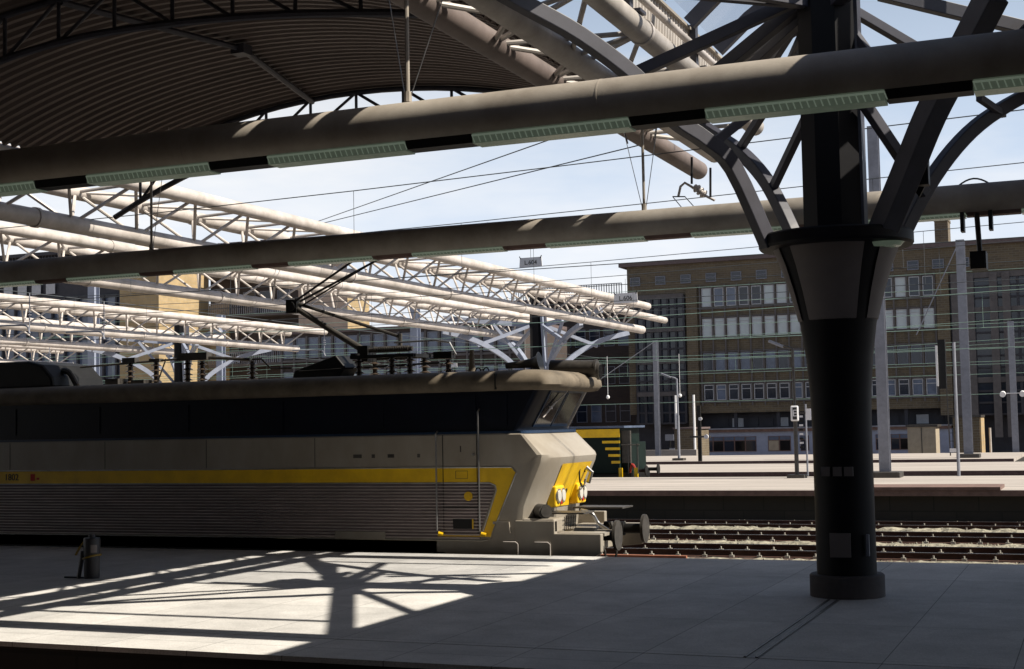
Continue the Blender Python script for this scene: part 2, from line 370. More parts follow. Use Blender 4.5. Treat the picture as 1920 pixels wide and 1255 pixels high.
def text_obj(name, body, size, org, xdir, zdir, m, parent, depth=0.004, align='CENTER'):
    cu = bpy.data.curves.new(name, 'FONT'); cu.body = body; cu.size = size; cu.align_x = align; cu.align_y = 'CENTER'; cu.extrude = depth
    t = bpy.data.objects.new(name + '_tmp', cu); COL.objects.link(t)
    bpy.context.view_layer.update()
    me = bpy.data.meshes.new_from_object(t.evaluated_get(bpy.context.evaluated_depsgraph_get()))
    bpy.data.objects.remove(t)
    xd = Vector(xdir).normalized(); zd = Vector(zdir).normalized(); nd = xd.cross(zd)
    mt = Matrix(((xd.x, zd.x, nd.x, org[0]), (xd.y, zd.y, nd.y, org[1]), (xd.z, zd.z, nd.z, org[2]), (0, 0, 0, 1)))
    me.transform(Matrix.Translation(-ORG[parent.name]) @ mt)
    me.materials.clear(); me.materials.append(M[m])
    o = bpy.data.objects.new(name, me); COL.objects.link(o); o.parent = parent; ORG[o.name] = ORG[parent.name]
    return o


# ------------------------------------------------------------------ ground, platforms, tracks
RL = -0.76          # rail top
gb = MB(); gb.add([(-1500, -1200, -1.0), (1500, -1200, -1.0), (1500, 2500, -1.0), (-1500, 2500, -1.0)], [(0, 1, 2, 3)])
tag(obj('ground', gb, 'ballast', smooth=False), kind='structure')

A0, A1 = 10.95, 20.4
pb = MB(); pb.box(-90, 60, A0 + 1.0, A1, -0.05, 0.0); tag(obj('platform', pb, 'slab', smooth=False), kind='structure')
pb = MB(); pb.box(-90, 60, A0, A0 + 0.99, -0.05, -0.003); tag(obj('platform_edge', pb, 'slab', smooth=False), kind='structure')
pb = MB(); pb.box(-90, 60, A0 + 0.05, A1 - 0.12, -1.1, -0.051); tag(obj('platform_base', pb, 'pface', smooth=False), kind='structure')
# drainage channel running across the platform to the column
dr = MB()
for xo, hh in ((-0.05, 0.010), (0.05, 0.010)): dr.box(-2.83 + xo - 0.012, -2.83 + xo + 0.012, A0 + 1.0, 16.0, 0.0, hh)
single('drain_channel', 'narrow twin steel strips of a drain crossing the shaded platform to the dark column', 'drain', dr, 'grease', smooth=False)


def far_platform(name, y0, y1, x0=-160, x1=120, rag=True):
    p = MB(); p.box(x0, x1, y0, y1, -0.16, 0.0); tag(obj(name, p, 'plat2', smooth=False), kind='structure')
    p = MB(); p.box(x0, x1, y0 - 0.05, y0 - 0.002, -0.16, -0.004); tag(obj(name + '_lip', p, 'lip', smooth=False), kind='structure')
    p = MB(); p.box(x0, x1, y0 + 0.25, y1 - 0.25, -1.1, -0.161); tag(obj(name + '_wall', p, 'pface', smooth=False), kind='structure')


far_platform('platform_second', 40.8, 50.9)
far_platform('platform_third', 55.7, 66.5)
far_platform('platform_fourth', 71.5, 84.0, x1=-3.9)
# raised slab on the second platform, at the right
rs = MB(); rs.box(-6.4, -2.6, 40.72, 42.6, 0.0, 0.09); tag(obj('platform_patch', rs, 'lip', smooth=False), kind='structure')


def track(yc, x0=-70, x1=40, sleep=0.6, dense=True):
    b = MB()
    for s in (-0.72, 0.72):
        y = yc + s
        b.yz([(y - 0.07, RL - 0.15), (y + 0.07, RL - 0.15), (y + 0.07, RL - 0.135), (y + 0.012, RL - 0.11), (y + 0.012, RL - 0.04), (y + 0.036, RL - 0.03), (y + 0.036, RL), (y - 0.036, RL), (y - 0.036, RL - 0.03), (y - 0.012, RL - 0.04), (y - 0.012, RL - 0.11), (y - 0.07, RL - 0.135)], x0, x1)
    r = tag(obj('railway_track', b, 'rail', smooth=False), kind='structure')
    b = MB()
    for s in (-0.72, 0.72): b.box(x0, x1, yc + s - 0.026, yc + s + 0.026, RL + 0.001, RL + 0.004)
    obj('rail_head', b, 'railtop', r, smooth=False)
    b = MB(); n = int((x1 - x0) / sleep)
    for i in range(n):
        x = x0 + i * sleep; b.box(x, x + 0.26, yc - 1.3, yc + 1.3, -1.0, RL - 0.151)
    obj('sleepers', b, 'sleeper', r, smooth=False)['kind'] = 'stuff'
    b = MB()
    for i in range(n):
        x = x0 + i * sleep + 0.13
        if x < -32: continue
        for s in (-0.72, 0.72):
            for e in (-0.1, 0.1):
                b.box(x - 0.05, x + 0.05, yc + s + e - 0.03, yc + s + e + 0.03, RL - 0.15, RL - 0.10)
                b.tube((x, yc + s + e, RL - 0.1), (x, yc + s + e, RL - 0.045), 0.018, 6)
    obj('rail_clips', b, 'clip', r, smooth=False)['kind'] = 'stuff'
    return r


for yc in (22.16, 26.8, 30.9, 35.0, 38.6): track(yc)
for yc in (53.3, 69.0): track(yc, dense=False)
# loose stones standing proud along the bright strips
st = MB()
for i in range(5200):
    band = random.choice(((32.6, 33.3), (36.7, 37.4), (28.55, 29.2), (33.0, 33.4), (39.6, 40.3)))
    x = random.uniform(-13, 3); y = random.uniform(*band); h = random.uniform(0.03, 0.075)
    a = random.uniform(0, 3); c, s_ = math.cos(a) * h, math.sin(a) * h; z = -1.0 + random.uniform(0.0, 0.12)
    st.add([(x + c, y + s_, z), (x - s_, y + c, z), (x - c, y - s_, z), (x + s_, y - c, z), (x + random.uniform(-.02, .02), y, z + h * 1.3), (x, y, z - h)],
           [(0, 1, 4), (1, 2, 4), (2, 3, 4), (3, 0, 4), (1, 0, 5), (2, 1, 5), (3, 2, 5), (0, 3, 5)])
# heaped shoulders of stone between the tracks
for (y0, y1, hh) in ((28.3, 29.4, 0.20), (32.45, 33.5, 0.2), (36.4, 37.5, 0.24), (39.5, 40.9, 0.16)):
    nx, ny = 300, 8; vs = []
    for i in range(nx + 1):
        for j in range(ny + 1):
            t = j / ny; vs.append((-40 + 60 * i / nx, y0 + (y1 - y0) * t, -1.0 + hh * math.sin(math.pi * t) * random.uniform(0.75, 1.1)))
    st.add(vs, [(i * (ny + 1) + j, (i + 1) * (ny + 1) + j, (i + 1) * (ny + 1) + j + 1, i * (ny + 1) + j + 1) for i in range(nx) for j in range(ny)])
stm = mat('loose_limestone', (0.27, 0.25, 0.19), 0.9, var=0.85, scale=9, bump=0.6, bscale=25)
tag(obj('ballast_stones', st, stm, smooth=False), 'pale loose ballast stones heaped between the tracks', 'gravel', kind='stuff')
single('rail_length', 'long rusty spare rail lying between the tracks beyond the locomotive buffers', 'rail', MB().box(-11.5, -7.9, 28.0, 28.09, -0.86, -0.70), 'tape', smooth=False)

# ------------------------------------------------------------------ roof trusses
PER = 18.55
GC = [-2.75, -21.3, -39.85, -58.4]
ZI, ZO, ZB = 6.9, 6.95, 6.07
HANDY = dict(inner=2.35, outer=3.85, bottom=3.1)


def truss(xc, s, y0, ei, eo, eb, label, pos=None):
    xi, xo, xb = xc + s * 2.35, xc + s * 3.85, xc + s * 3.1
    ZO, ZB, rb = 6.95, 6.07, 0.17
    if pos: xo, ZO, xb, ZB, rb = pos
    t = thing('roof_truss', label, 'truss', (xb, y0, ZB), 'tubular roof trusses running across the tracks')
    wm = 'shadewhite' if xc == GC[0] else 'white'
    obj('chord', MB().tube((xi, y0, ZI), (xi, ei, ZI), 0.15, 20), wm, t)
    obj('chord', MB().tube((xo, y0, ZO), (xo, eo, ZO), 0.15, 20), wm, t)
    obj('chord', MB().tube((xb, y0, ZB), (xb, eb, ZB), rb, 24), 'gutterp' if pos else wm, t)
    e = min(ei, eo, eb) - 0.3; n = int((e - y0) / 2.0); parts = []
    for k in range(n, 0, -1):
        a = e - (n - k) * 2.0; b = a - 2.0; m_ = a - 1.0
        parts += [((xb, m_, ZB), (xi, a, ZI)), ((xb, m_, ZB), (xi, b, ZI)), ((xb, m_, ZB), (xo, a, ZO)), ((xb, m_, ZB), (xo, b, ZO)),
                  ((xi, a, ZI), (xo, a, ZO)), ((xi, b, ZI), (xo, a, ZO)), ((xb, m_, ZB), (xb, m_ + 0.01, ZI - 0.0))][:6]
    parts.sort(key=lambda q: -q[0][1] if False else abs(q[0][1] - (e - 18)))
    for p, q in parts[:100]: obj('brace', MB().tube(p, q, 0.035, 8, cap=False), wm, t)
    if len(parts) > 100:
        b = MB()
        for p, q in parts[100:]: b.tube(p, q, 0.035, 6, cap=False)
        obj('braces', b, 'white', t)['kind'] = 'stuff'
    # sleeves
    for yy in [e - 6 * k for k in range(1, int((e - y0) / 6))]:
        if not pos: obj('chord_sleeve', MB().tube((xb, yy - 0.05, ZB), (xb, yy + 0.05, ZB), rb + 0.025, 14), 'white', t)
        obj('chord_sleeve', MB().tube((xi, yy - 0.04, ZI), (xi, yy + 0.04, ZI), 0.168, 14), 'white', t)
    return t


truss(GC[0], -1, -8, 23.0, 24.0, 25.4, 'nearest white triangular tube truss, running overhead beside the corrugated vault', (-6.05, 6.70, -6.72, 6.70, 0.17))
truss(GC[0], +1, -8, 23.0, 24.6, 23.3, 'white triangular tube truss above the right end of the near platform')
truss(GC[1], +1, -8, 64.6, 57.0, 58.5, 'long white triangular tube truss whose tip ends highest, under the sign with 604')
truss(GC[1], -1, -8, 62.0, 62.5, 60.0, 'white tube truss passing behind the raised pantograph, ending left of the far dark column')
truss(GC[2], +1, -8, 61.0, 62.0, 60.5, 'white triangular tube truss with its tip just left of the pantograph knee')
truss(GC[2], -1, -8, 62.0, 63.0, 60.5, 'low white tube truss just above the locomotive roof insulators')
truss(GC[3], +1, 5, 66.0, 66.0, 66.0, 'lowest far white tube truss at the left edge, in front of the glazed block')

# ------------------------------------------------------------------ vaulted roofs
VH, VZ, VC = 5.25, 7.02, 8.07
VR = (VH ** 2 + (VC - VZ) ** 2) / (2 * (VC - VZ))


def arch_z(dx, spring=VZ, crown=VC, half=VH):
    r = (half ** 2 + (crown - spring) ** 2) / (2 * (crown - spring)); return crown - r + math.sqrt(max(0, r * r - dx * dx))


def vault(xm, label, detail=True):
    y0, y1 = -8.0, 22.0
    t = thing('vaulted_roof', label, 'roof', (xm, y0, VZ), 'corrugated roof vaults')
    na = 36; pitch = 0.22; vs = []; fs = []
    prof = []; y = y0
    while y < y1 - 1e-6:
        for dy, dz in ((0, 0), (0.07, 0), (0.10, 0.055), (0.185, 0.055)): prof.append((y + dy, dz))
        y += pitch
    prof.append((y1, 0)); npf = len(prof)
    for i in range(na + 1):
        dx = -VH + 2 * VH * i / na; z = arch_z(dx)
        for (yy, dz) in prof: vs.append((xm + dx, yy, z + dz))
    for i in range(na):
        for j in range(npf - 1): fs.append((i * npf + j, (i + 1) * npf + j, (i + 1) * npf + j + 1, i * npf + j + 1))
    obj('roof_sheet', MB().add(vs, fs), 'roof', t, smooth=False)
    vs = []; fs = []
    for i in range(na + 1):
        dx = -VH + 2 * VH * i / na; z = arch_z(dx) + 0.12; vs += [(xm + dx, y0 - 60, z), (xm + dx, y1 + 0.02, z)]
    fs = [(2 * i, 2 * i + 2, 2 * i + 3, 2 * i + 1) for i in range(na)]
    obj('roof_skin', MB().add(vs, fs), 'duct', t, smooth=False)
    # arched end trusses
    for ya in (21.9, 15.2, 8.5, 1.8):
        up = [(xm - VH + 2 * VH * i / 20, ya, arch_z(-VH + 2 * VH * i / 20) - 0.06) for i in range(21)]
        obj('arch_chord', MB().path(up, 0.05, 8), 'arm', t)
        lz = lambda d: 7.42 - (1.12 * (d / 5) ** 2 if xm < 0 and d < 0 else 0.5 * (d / 5.3) ** 2)
        lw = [(xm - 5.3 + 10.6 * i / 20, ya, lz(-5.3 + 10.6 * i / 20)) for i in range(21)]
        obj('arch_chord', MB().path(lw, 0.055, 8), 'arm', t)
        n = 10
        for i in range(n + 1):
            dx = -4.7 + 9.4 * i / n; zu = arch_z(dx) - 0.06; zl = lz(dx)
            obj('arch_strut', MB().tube((xm + dx, ya, zl), (xm + dx, ya, zu), 0.028, 8, cap=False), 'arm', t)
            if i < n:
                d2 = -4.7 + 9.4 * (i + 1) / n
                a, b = (dx, d2) if i >= n / 2 else (d2, dx)
                # diagonals lean towards the crown
                obj('arch_strut', MB().tube((xm + a, ya, arch_z(a) - 0.06), (xm + b, ya, lz(b)), 0.028, 8, cap=False), 'arm', t)
    for (p, q) in (((-0.9, 15.2), (-0.1, 18.4)), ((-0.1, 18.4), (-0.9, 21.9))):
        obj('wind_brace', MB().tube((xm + p[0], p[1], arch_z(p[0]) - 0.1), (xm + q[0], q[1], arch_z(q[0]) - 0.1), 0.05, 8), 'arm', t)
    obj('node_plate', MB().box(xm - 0.22, xm + 0.02, 18.28, 18.52, arch_z(0) - 0.2, arch_z(0) - 0.05), 'arm', t)
    return t


vl = vault(-12.03, 'brown corrugated barrel vault curving over the locomotive at the upper left')
vr = vault(6.52, 'corrugated barrel vault over the right end of the platform, beside the dark column')

for xm_, l_ in ((-30.6, 'roof bay beyond the left side'), (25.1, 'roof bay beyond the right side'), (-49.2, 'outermost roof bay at the left'), (43.6, 'outermost roof bay at the right')):  # outer roof bays out of view, added to cut the fill light
    vs = []
    for i in range(13):
        dx = -VH + 2 * VH * i / 12; vs += [(xm_ + dx, -60, arch_z(dx)), (xm_ + dx, 21.5, arch_z(dx))]
    single('vaulted_roof', 'plain unseen ' + l_, 'roof', MB().add(vs, [(2 * i, 2 * i + 2, 2 * i + 3, 2 * i + 1) for i in range(12)]), 'roof', 'corrugated roof vaults')
for x0_, x1_, ye in ((-6.85, 1.3, 8.5), (-25.4, -17.2, 18.5), (11.7, 19.9, 20.0), (-44, -35.8, 18.5)):  # decks added out of view, closing the gaps against light
    single('shade_deck', {-6.85: 'unseen light-blocking deck above the platform behind the viewer', -25.4: 'unseen light-blocking deck left of the big vault', 11.7: 'unseen light-blocking deck right of the right vault', -44: 'unseen light-blocking deck far left'}[x0_], 'roof', MB().box(x0_, x1_, -60, ye, 7.3, 7.42), 'roof', 'unseen light-blocking decks', smooth=False)
single('shade_wall', 'long unseen dark wall added behind the viewer to cut light', 'wall', MB().box(-80, 70, -30, -29.5, -1, 7.2), 'brickd', smooth=False)  # unseen wall, added to keep light out from behind


def fascia(parent, xw, x_out, xb, name='fascia'):
    """upright white ribbed sheet along the vault edge at x=xw, and the flat roof strip from it to the vault at x_out"""
    vs = []; fs = []; y = -8.0; prof = []
    while y < 23.6:
        for dy, dx in ((0, 0), (0.05, 0), (0.065, 0.03), (0.115, 0.03)): prof.append((y + dy, dx))
        y += 0.13
    for (yy, dx) in prof: vs += [(xw + dx, yy, 7.1), (xw + dx + xb, yy, 7.64)]
    fs = [(2 * i, 2 * i + 2, 2 * i + 3, 2 * i + 1) for i in range(len(prof) - 1)]
    obj(name, MB().add(vs, fs), 'fascia', parent, smooth=False)
    obj('fascia_cap', MB().box(xw + xb - 0.06, xw + xb + 0.08, -8, 23.6, 7.641, 7.68), 'duct', parent, smooth=False)
    a, b = sorted((-6.5, x_out)); obj('gutter', MB().box(a, b, -8, 22.0, 7.05, 7.14), 'roof', parent, smooth=False)


fascia(vl, -5.3, -6.85, 0.03)
b = MB().tube((-5.08, -8, 7.32), (-5.08, 23.4, 7.32), 0.05, 12); obj('handrail', b, 'white', vl)
for k in range(9):
    y = 22.6 - 3.1 * k
    obj('fascia_post', MB().box(-5.22, -5.13, y - 0.07, y + 0.07, 7.02, 7.72).box(-5.26, -4.98, y - 0.12, y + 0.12, 7.05, 7.09), 'arm', vl, smooth=False)
# right-hand vault: closed up to the truss next to the column
obj('gutter', MB().box(-0.18, 1.3, -8, 22.0, 7.07, 7.15), 'roof', vr, smooth=False)
vs = []
obj('fascia', MB().box(-0.22, -0.181, -8, 22.4, 7.0, 7.16), 'fascia', vr, smooth=False)

# ------------------------------------------------------------------ glazing arches between the two nearest trusses
gl = thing('glazed_canopy', 'clear glazed canopy with box ribs above the dark column, sky showing through', 'canopy', (-2.75, 16.5, 7.4))
GY = [20.9, 19.3, 17.8, 16.3, 13.4, 10.5]
def gz(x): return 7.7 + 1.2 * (1 - ((x + 2.68) / 2.5) ** 2)
for y in GY:
    pts = [(-5.18 + 5.0 * i / 10, y, gz(-5.18 + 5.0 * i / 10)) for i in range(11)]
    obj('glazing_rib', MB().beam(pts, 0.12, 0.2, (0, 1, 0)), 'arm', gl, smooth=False)
for y1, y2 in ((20.9, 19.3), (19.3, 17.8), (17.8, 16.3)):
    vs = []
    for i in range(11):
        x = -5.18 + 5.0 * i / 10; vs += [(x, y1 - 0.07, gz(x) + 0.12), (x, y2 + 0.07, gz(x) + 0.12)]
    obj('glass_panel', MB().add(vs, [(2 * i, 2 * i + 2, 2 * i + 3, 2 * i + 1) for i in range(10)]), 'glazing', gl)


# ------------------------------------------------------------------ tree-like columns
def plane_path(c, direc, pix):
    """points of the vertical plane through c along direc, seen at the given pixels"""
    n = Vector((direc[1], -direc[0], 0)); o = Vector((0, 0, CAMH)); res = []
    for px, py in pix:
        d = RT * (px - PPX) + UP * (PPY - py) + FW * F
        t = (Vector(c) - o).dot(n) / d.dot(n); res.append(o + d * t)
    return res


def smooth_path(p, k=4):
    p = [Vector(q) for q in p]; res = []
    for i in range(len(p) - 1):
        a, b, c, d = p[max(i - 1, 0)], p[i], p[i + 1], p[min(i + 2, len(p) - 1)]
        for j in range(k):
            t = j / k
            res.append(0.5 * ((2 * b) + (c - a) * t + (2 * a - 5 * b + 4 * c - d) * t * t + (-a + 3 * b - 3 * c + d) * t ** 3))
    return res + [p[-1]]


def column(xc, yc, near, label, lit='arm'):
    t = thing('canopy_column', label, 'column', (xc, yc, 0), 'tree shaped canopy columns')
    n = 40 if near else 20
    obj('base', MB().lathe((xc, yc, 0), [(0.42, 0), (0.42, 0.235), (0.405, 0.25)], n), 'stone', t, bevel=0.0)
    prof = [(0.335, 0.25), (0.335, 1.9), (0.345, 2.3), (0.375, 2.7), (0.43, 3.1), (0.51, 3.45), (0.60, 3.75), (0.70, 3.99)]
    obj('shaft', MB().lathe((xc, yc, 0), prof, n), 'dark', t, split=30)
    for k in range(4):
        a = -90 + 90 * k; b = MB(); b.lathe((xc, yc, 0), [(0.452, 3.15), (0.535, 3.47), (0.625, 3.76), (0.712, 3.985)], 12, a - 36, a + 36, cap=False)
        b.lathe((xc, yc, 0), [(0.42, 3.13), (0.452, 3.15)], 12, a - 36, a + 36, cap=False)
        obj('cladding_panel', b, 'panel', t)
    obj('collar', MB().lathe((xc, yc, 0), [(0.72, 3.98), (0.86, 3.99), (0.88, 4.02), (0.88, 4.13), (0.86, 4.15)], n), 'dark', t, split=30)
    if near:
        b = MB().lathe((xc + 0.62, yc - 0.35, 0), [(0.16, 3.93), (0.2, 3.975)], 16); obj('downlight', b, 'diff', t)
    obj('core', MB().lathe((xc, yc, 0), [(0.36, 4.15), (0.35, 7.6)], 8, 22.5, 382.5), 'dark', t, smooth=False)
    obj('core_lit_face', MB().box(xc + 0.30, xc + 0.36, yc - 0.14, yc + 0.14, 4.15, 7.6), 'arm', t, smooth=False)  # lighter strip over the right face, its light put into the colour
    obj('top_plate', MB().box(xc - 0.45, xc + 0.45, yc - 0.45, yc + 0.45, 7.6, 7.66), 'dark', t, smooth=False)
    arms = []
    if near:
        arms.append((plane_path((-3.25, 16.2, 4), (-2.25, -2.6), [(1442, 462), (1375, 315), (1320, 262), (1262, 222), (1190, 145), (1085, 66), (985, 10), (905, -35)]), 0.15, 0.17))
        arms.append((plane_path((-3.15, 16.9, 4), (-2.2, 2.3), [(1490, 445), (1462, 385), (1430, 330), (1385, 283), (1325, 243), (1270, 205)]), 0.14, 0.16))
        arms.append((plane_path((-2.3, 16.2, 4), (2.2, -2.4), [(1652, 440), (1698, 330), (1745, 215), (1800, 110), (1862, -10)]), 0.24, 0.26))
        arms.append((plane_path((-2.3, 16.8, 4), (2.2, 2.4), [(1690, 442), (1735, 355), (1790, 278), (1850, 222), (1935, 172), (1985, 150)]), 0.16, 0.16))
    else:
        for sx, sy in ((-1, -1), (-1, 1), (1, -1), (1, 1)):
            arms.append(([(xc + sx * r * 0.72, yc + sy * r * 0.72, z) for r, z in ((0.8, 4.1), (1.3, 4.75), (2.1, 5.3), (3.1, 5.75), (4.3, 6.05))], 0.17, 0.2))
    for p, wd, ht in arms:
        obj('curved_arm', MB().beam(smooth_path(p), wd, ht), lit, t, smooth=False, bevel=0.012 if near else 0)
    return t, arms


cn, arms = column(GC[0], 16.45, True, 'massive dark flared column with curved steel arms on the near platform')
top = Vector((GC[0], 16.45, 6.75))
def ap(i, f):
    p = smooth_path(arms[i][0]); return p[min(len(p) - 1, int(f * (len(p) - 1)))]
struts = []
# from the arms up to the core
struts += [(ap(1, 0.30), Vector((-2.95, 16.5, 5.75)), 0.11), (ap(1, 0.62), Vector((-3.0, 16.5, 6.45)), 0.11),
           (ap(0, 0.28), Vector((-3.0, 16.35, 6.1)), 0.11), (ap(1, 0.86), Vector((-3.0, 16.6, 6.85)), 0.11)]
for (px0, py0, px1, py1, dy, wd) in ((1175, 145, 1490, 2, 0.0, 0.15), (1340, 140, 1500, 8, 0.6, 0.17), (1395, 135, 1505, 35, 1.0, 0.12), (1440, 130, 1510, 20, 1.6, 0.1), (1470, 140, 1515, 40, 1.9, 0.1)):
    a = at(px0, py0, Y=16.3 + dy); b_ = at(px1, py1, Y=16.3 + dy * 0.25); struts.append((a, b_, wd))
for (px0, py0, px1, py1, y0_, y1_, wd) in ((1618, 190, 1735, 365, 16.2, 16.9, 0.13), (1590, 15, 1735, 100, 16.5, 17.6, 0.12), (1650, -12, 1940, 58, 17.5, 18.4, 0.17),
                                            (1835, 183, 1882, 215, 17.5, 18.3, 0.09), (1600, 60, 1640, 115, 16.4, 16.2, 0.1)):
    struts.append((at(px0, py0, Y=y0_), at(px1, py1, Y=y1_), wd))
K0 = Vector((GC[0], 16.45, 6.85))
for q, wd in (((-5.1, 19.6, 6.9), 0.2), ((-5.1, 13.7, 6.9), 0.13), ((-5.1, 14.6, 6.9), 0.11), ((-0.4, 12.3, 6.9), 0.2), ((-0.4, 14.0, 6.9), 0.12), ((-3.2, 19.2, 7.3), 0.12)):
    struts.append((K0, Vector(q), wd))
for a, b_, wd in struts: obj('strut', MB().beam([a, b_], wd * 0.8, wd * 0.95), 'arm', cn, smooth=False, bevel=0.008)
# gusset and loudspeaker box on the right arm
g = at(1722, 320, Y=16.0)
obj('gusset', MB().xz([(g.x - 0.14, g.z + 0.32), (g.x + 0.1, g.z + 0.25), (g.x + 0.1, g.z - 0.12), (g.x, g.z - 0.3), (g.x - 0.12, g.z - 0.1)], g.y - 0.03, g.y + 0.03), 'dark', cn, smooth=False)
spk = MB().box(g.x + 0.0, g.x + 0.13, g.y - 0.25, g.y - 0.08, g.z - 0.2, g.z + 0.3).tube((g.x + 0.06, g.y - 0.12, g.z + 0.3), (g.x + 0.06, g.y, g.z + 0.45), 0.02, 6)
single('loudspeaker', 'small black box speaker fixed to the right arms of the dark column', 'loudspeaker', spk, 'black', smooth=False, bevel=0.01)
# notices on the shaft
for px in (1548, 1570, 1591):
    p = at(px, 884, Y=16.45 - 0.34); q = MB().box(p.x - 0.05, p.x + 0.05, p.y - 0.012, p.y + 0.02, p.z - 0.055, p.z + 0.05)
    o = single('notice', {1548: 'leftmost', 1570: 'middle', 1591: 'rightmost'}[px] + ' of three small square notices on the dark column shaft', 'sign', q, 'panel', 'small notices on the column', smooth=False)
p = at(1632, 1022, Y=16.25)
single('white_strip', 'narrow pale upright strip low on the right side of the dark column', 'strip', MB().box(-2.75 + 0.27, -2.75 + 0.30, 16.45 - 0.27, 16.45 - 0.225, p.z - 0.12, p.z + 0.12), 'mast', smooth=False)
p = at(1578, 1022, Y=16.1)
single('poster', 'dark poster low on the front of the dark column', 'poster', MB().box(p.x - 0.13, p.x + 0.1, 16.45 - 0.36, 16.45 - 0.335, p.z - 0.14, p.z + 0.13), 'panel', smooth=False)
# hanging box camera to the right
p = at(1838, 490, Y=19.6)
cb = MB().box(p.x - 0.11, p.x + 0.09, p.y - 0.25, p.y + 0.1, p.z - 0.12, p.z + 0.11).box(p.x - 0.09, p.x + 0.07, p.y - 0.28, p.y - 0.25, p.z - 0.1, p.z + 0.08).tube((p.x, p.y, p.z + 0.1), (p.x - 0.02, p.y, 4.72), 0.035, 8)
single('hanging_box', 'small black box hanging on a rod from the far round duct', 'camera', cb, 'black', smooth=False)
for px in (1805, 1858):
    p = at(px, 418, Y=19.8); single('duct_bracket', ('left' if px == 1805 else 'right') + ' short black bracket under the far duct beside the hanging box', 'bracket', MB().box(p.x - 0.025, p.x + 0.025, 19.7, 19.9, 4.5, 4.76), 'black', 'brackets under the far duct', smooth=False)

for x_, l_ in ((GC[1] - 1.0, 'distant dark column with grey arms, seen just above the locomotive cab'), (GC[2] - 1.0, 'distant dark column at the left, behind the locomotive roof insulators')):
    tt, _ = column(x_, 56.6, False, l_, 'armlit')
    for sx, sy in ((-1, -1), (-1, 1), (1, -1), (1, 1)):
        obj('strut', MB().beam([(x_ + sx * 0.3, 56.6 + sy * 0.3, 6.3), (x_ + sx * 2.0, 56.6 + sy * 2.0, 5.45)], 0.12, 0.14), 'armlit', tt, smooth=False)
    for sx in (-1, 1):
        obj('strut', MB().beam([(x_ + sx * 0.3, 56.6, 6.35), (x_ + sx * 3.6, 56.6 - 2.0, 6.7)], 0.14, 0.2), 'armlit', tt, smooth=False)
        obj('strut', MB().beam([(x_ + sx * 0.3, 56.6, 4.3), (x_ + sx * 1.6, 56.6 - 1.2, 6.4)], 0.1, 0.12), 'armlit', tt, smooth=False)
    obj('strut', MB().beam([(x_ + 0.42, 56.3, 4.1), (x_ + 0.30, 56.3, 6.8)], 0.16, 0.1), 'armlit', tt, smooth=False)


# ------------------------------------------------------------------ round lighting ducts along both platform edges
def duct(y, z, label, dh):
    rr = 0.22; zb = z - rr + 0.05; zc = z - rr + 0.03
    t = thing('lighting_duct', label, 'duct', (-8, y, z), 'round lighting ducts above the platform edges')
    obj('duct_tube', MB().tube((-34, y, z), (14, y, z), rr, 40), 'duct', t, split=60)
    x = -7.66 - 2.27 * 11
    first = None; k = 0
    while x < 12:
        if k % 2 == 1:
            obj('duct_joint', MB().tube((x - 1.0, y, z), (x - 0.985, y, z), rr + 0.0025, 40), 'duct', t, split=60)
        b = MB()
        n = 26
        # trough diffuser with prismatic ribs
        b.yz([(y - 0.13, zb), (y + 0.13, zb), (y + 0.11, zc - dh), (y - 0.11, zc - dh)], x, x + 1.55)
        if first is None:
            f = obj('light_fitting', b, 'diff', t, smooth=False)
            r = MB()
            for i in range(n + 1):
                xx = x + 1.55 * i / n
                r.add([(xx - 0.006, y - 0.131, zc - 0.005), (xx + 0.006, y - 0.131, zc - 0.005), (xx + 0.030, y - 0.118, zc + 0.005 - dh), (xx + 0.018, y - 0.118, zc + 0.005 - dh)], [(0, 1, 2, 3)])
            r.yz([(y - 0.126, zc), (y - 0.122, zc), (y - 0.122, zc - 0.02), (y - 0.126, zc - 0.02)], x, x + 1.55)
            obj('diffuser_rib', r, 'diffrib', f, smooth=False)
            cv = obj('cover_plate', MB().yz([(y - 0.125, zb - 0.005), (y + 0.125, zb - 0.005), (y + 0.10, zc + 0.01 - dh), (y - 0.10, zc + 0.01 - dh)], x + 1.56, x + 2.26), 'black' if dh > 0.06 else 'lip', t, smooth=False)
            first = x
        else: pos.append((x - first, 0, 0))
        if k == 0: pos = []
        x += 2.27; k += 1
    copies(f, pos, t); copies(cv, pos, t)
    return t


Y1, Z1, Y2, Z2 = 12.2, 4.965, 19.95, 4.95
duct(Y1, Z1, 'large round grey duct with green tinted lights crossing in front of the dark column', 0.085)
duct(Y2, Z2, 'round grey duct with lights, farther one passing behind the dark column', 0.05)


def rod(x, y, z0, z1, label, wires):
    t = thing('hanger_rod', label, 'rod', (x, y, z0), 'rods hanging the round ducts')
    obj('rod', MB().tube((x, y, z0), (x, y, z1), 0.022, 8).tube((x, y, z0), (x, y, z0 + 0.1), 0.04, 8), 'duct', t)
    for dx, dy in wires: obj('guy_wire', MB().tube((x + 0.03 * (1 if dx > 0 else -1), y, z0 + 0.05), (x + dx, y + dy, z1 + 0.1), 0.006, 5).tube((x + dx * 0.55, y + dy * 0.55, z0 + (z1 - z0) * 0.6), (x + dx * 0.65, y + dy * 0.65, z0 + (z1 - z0) * 0.7), 0.012, 6), 'steel', t)


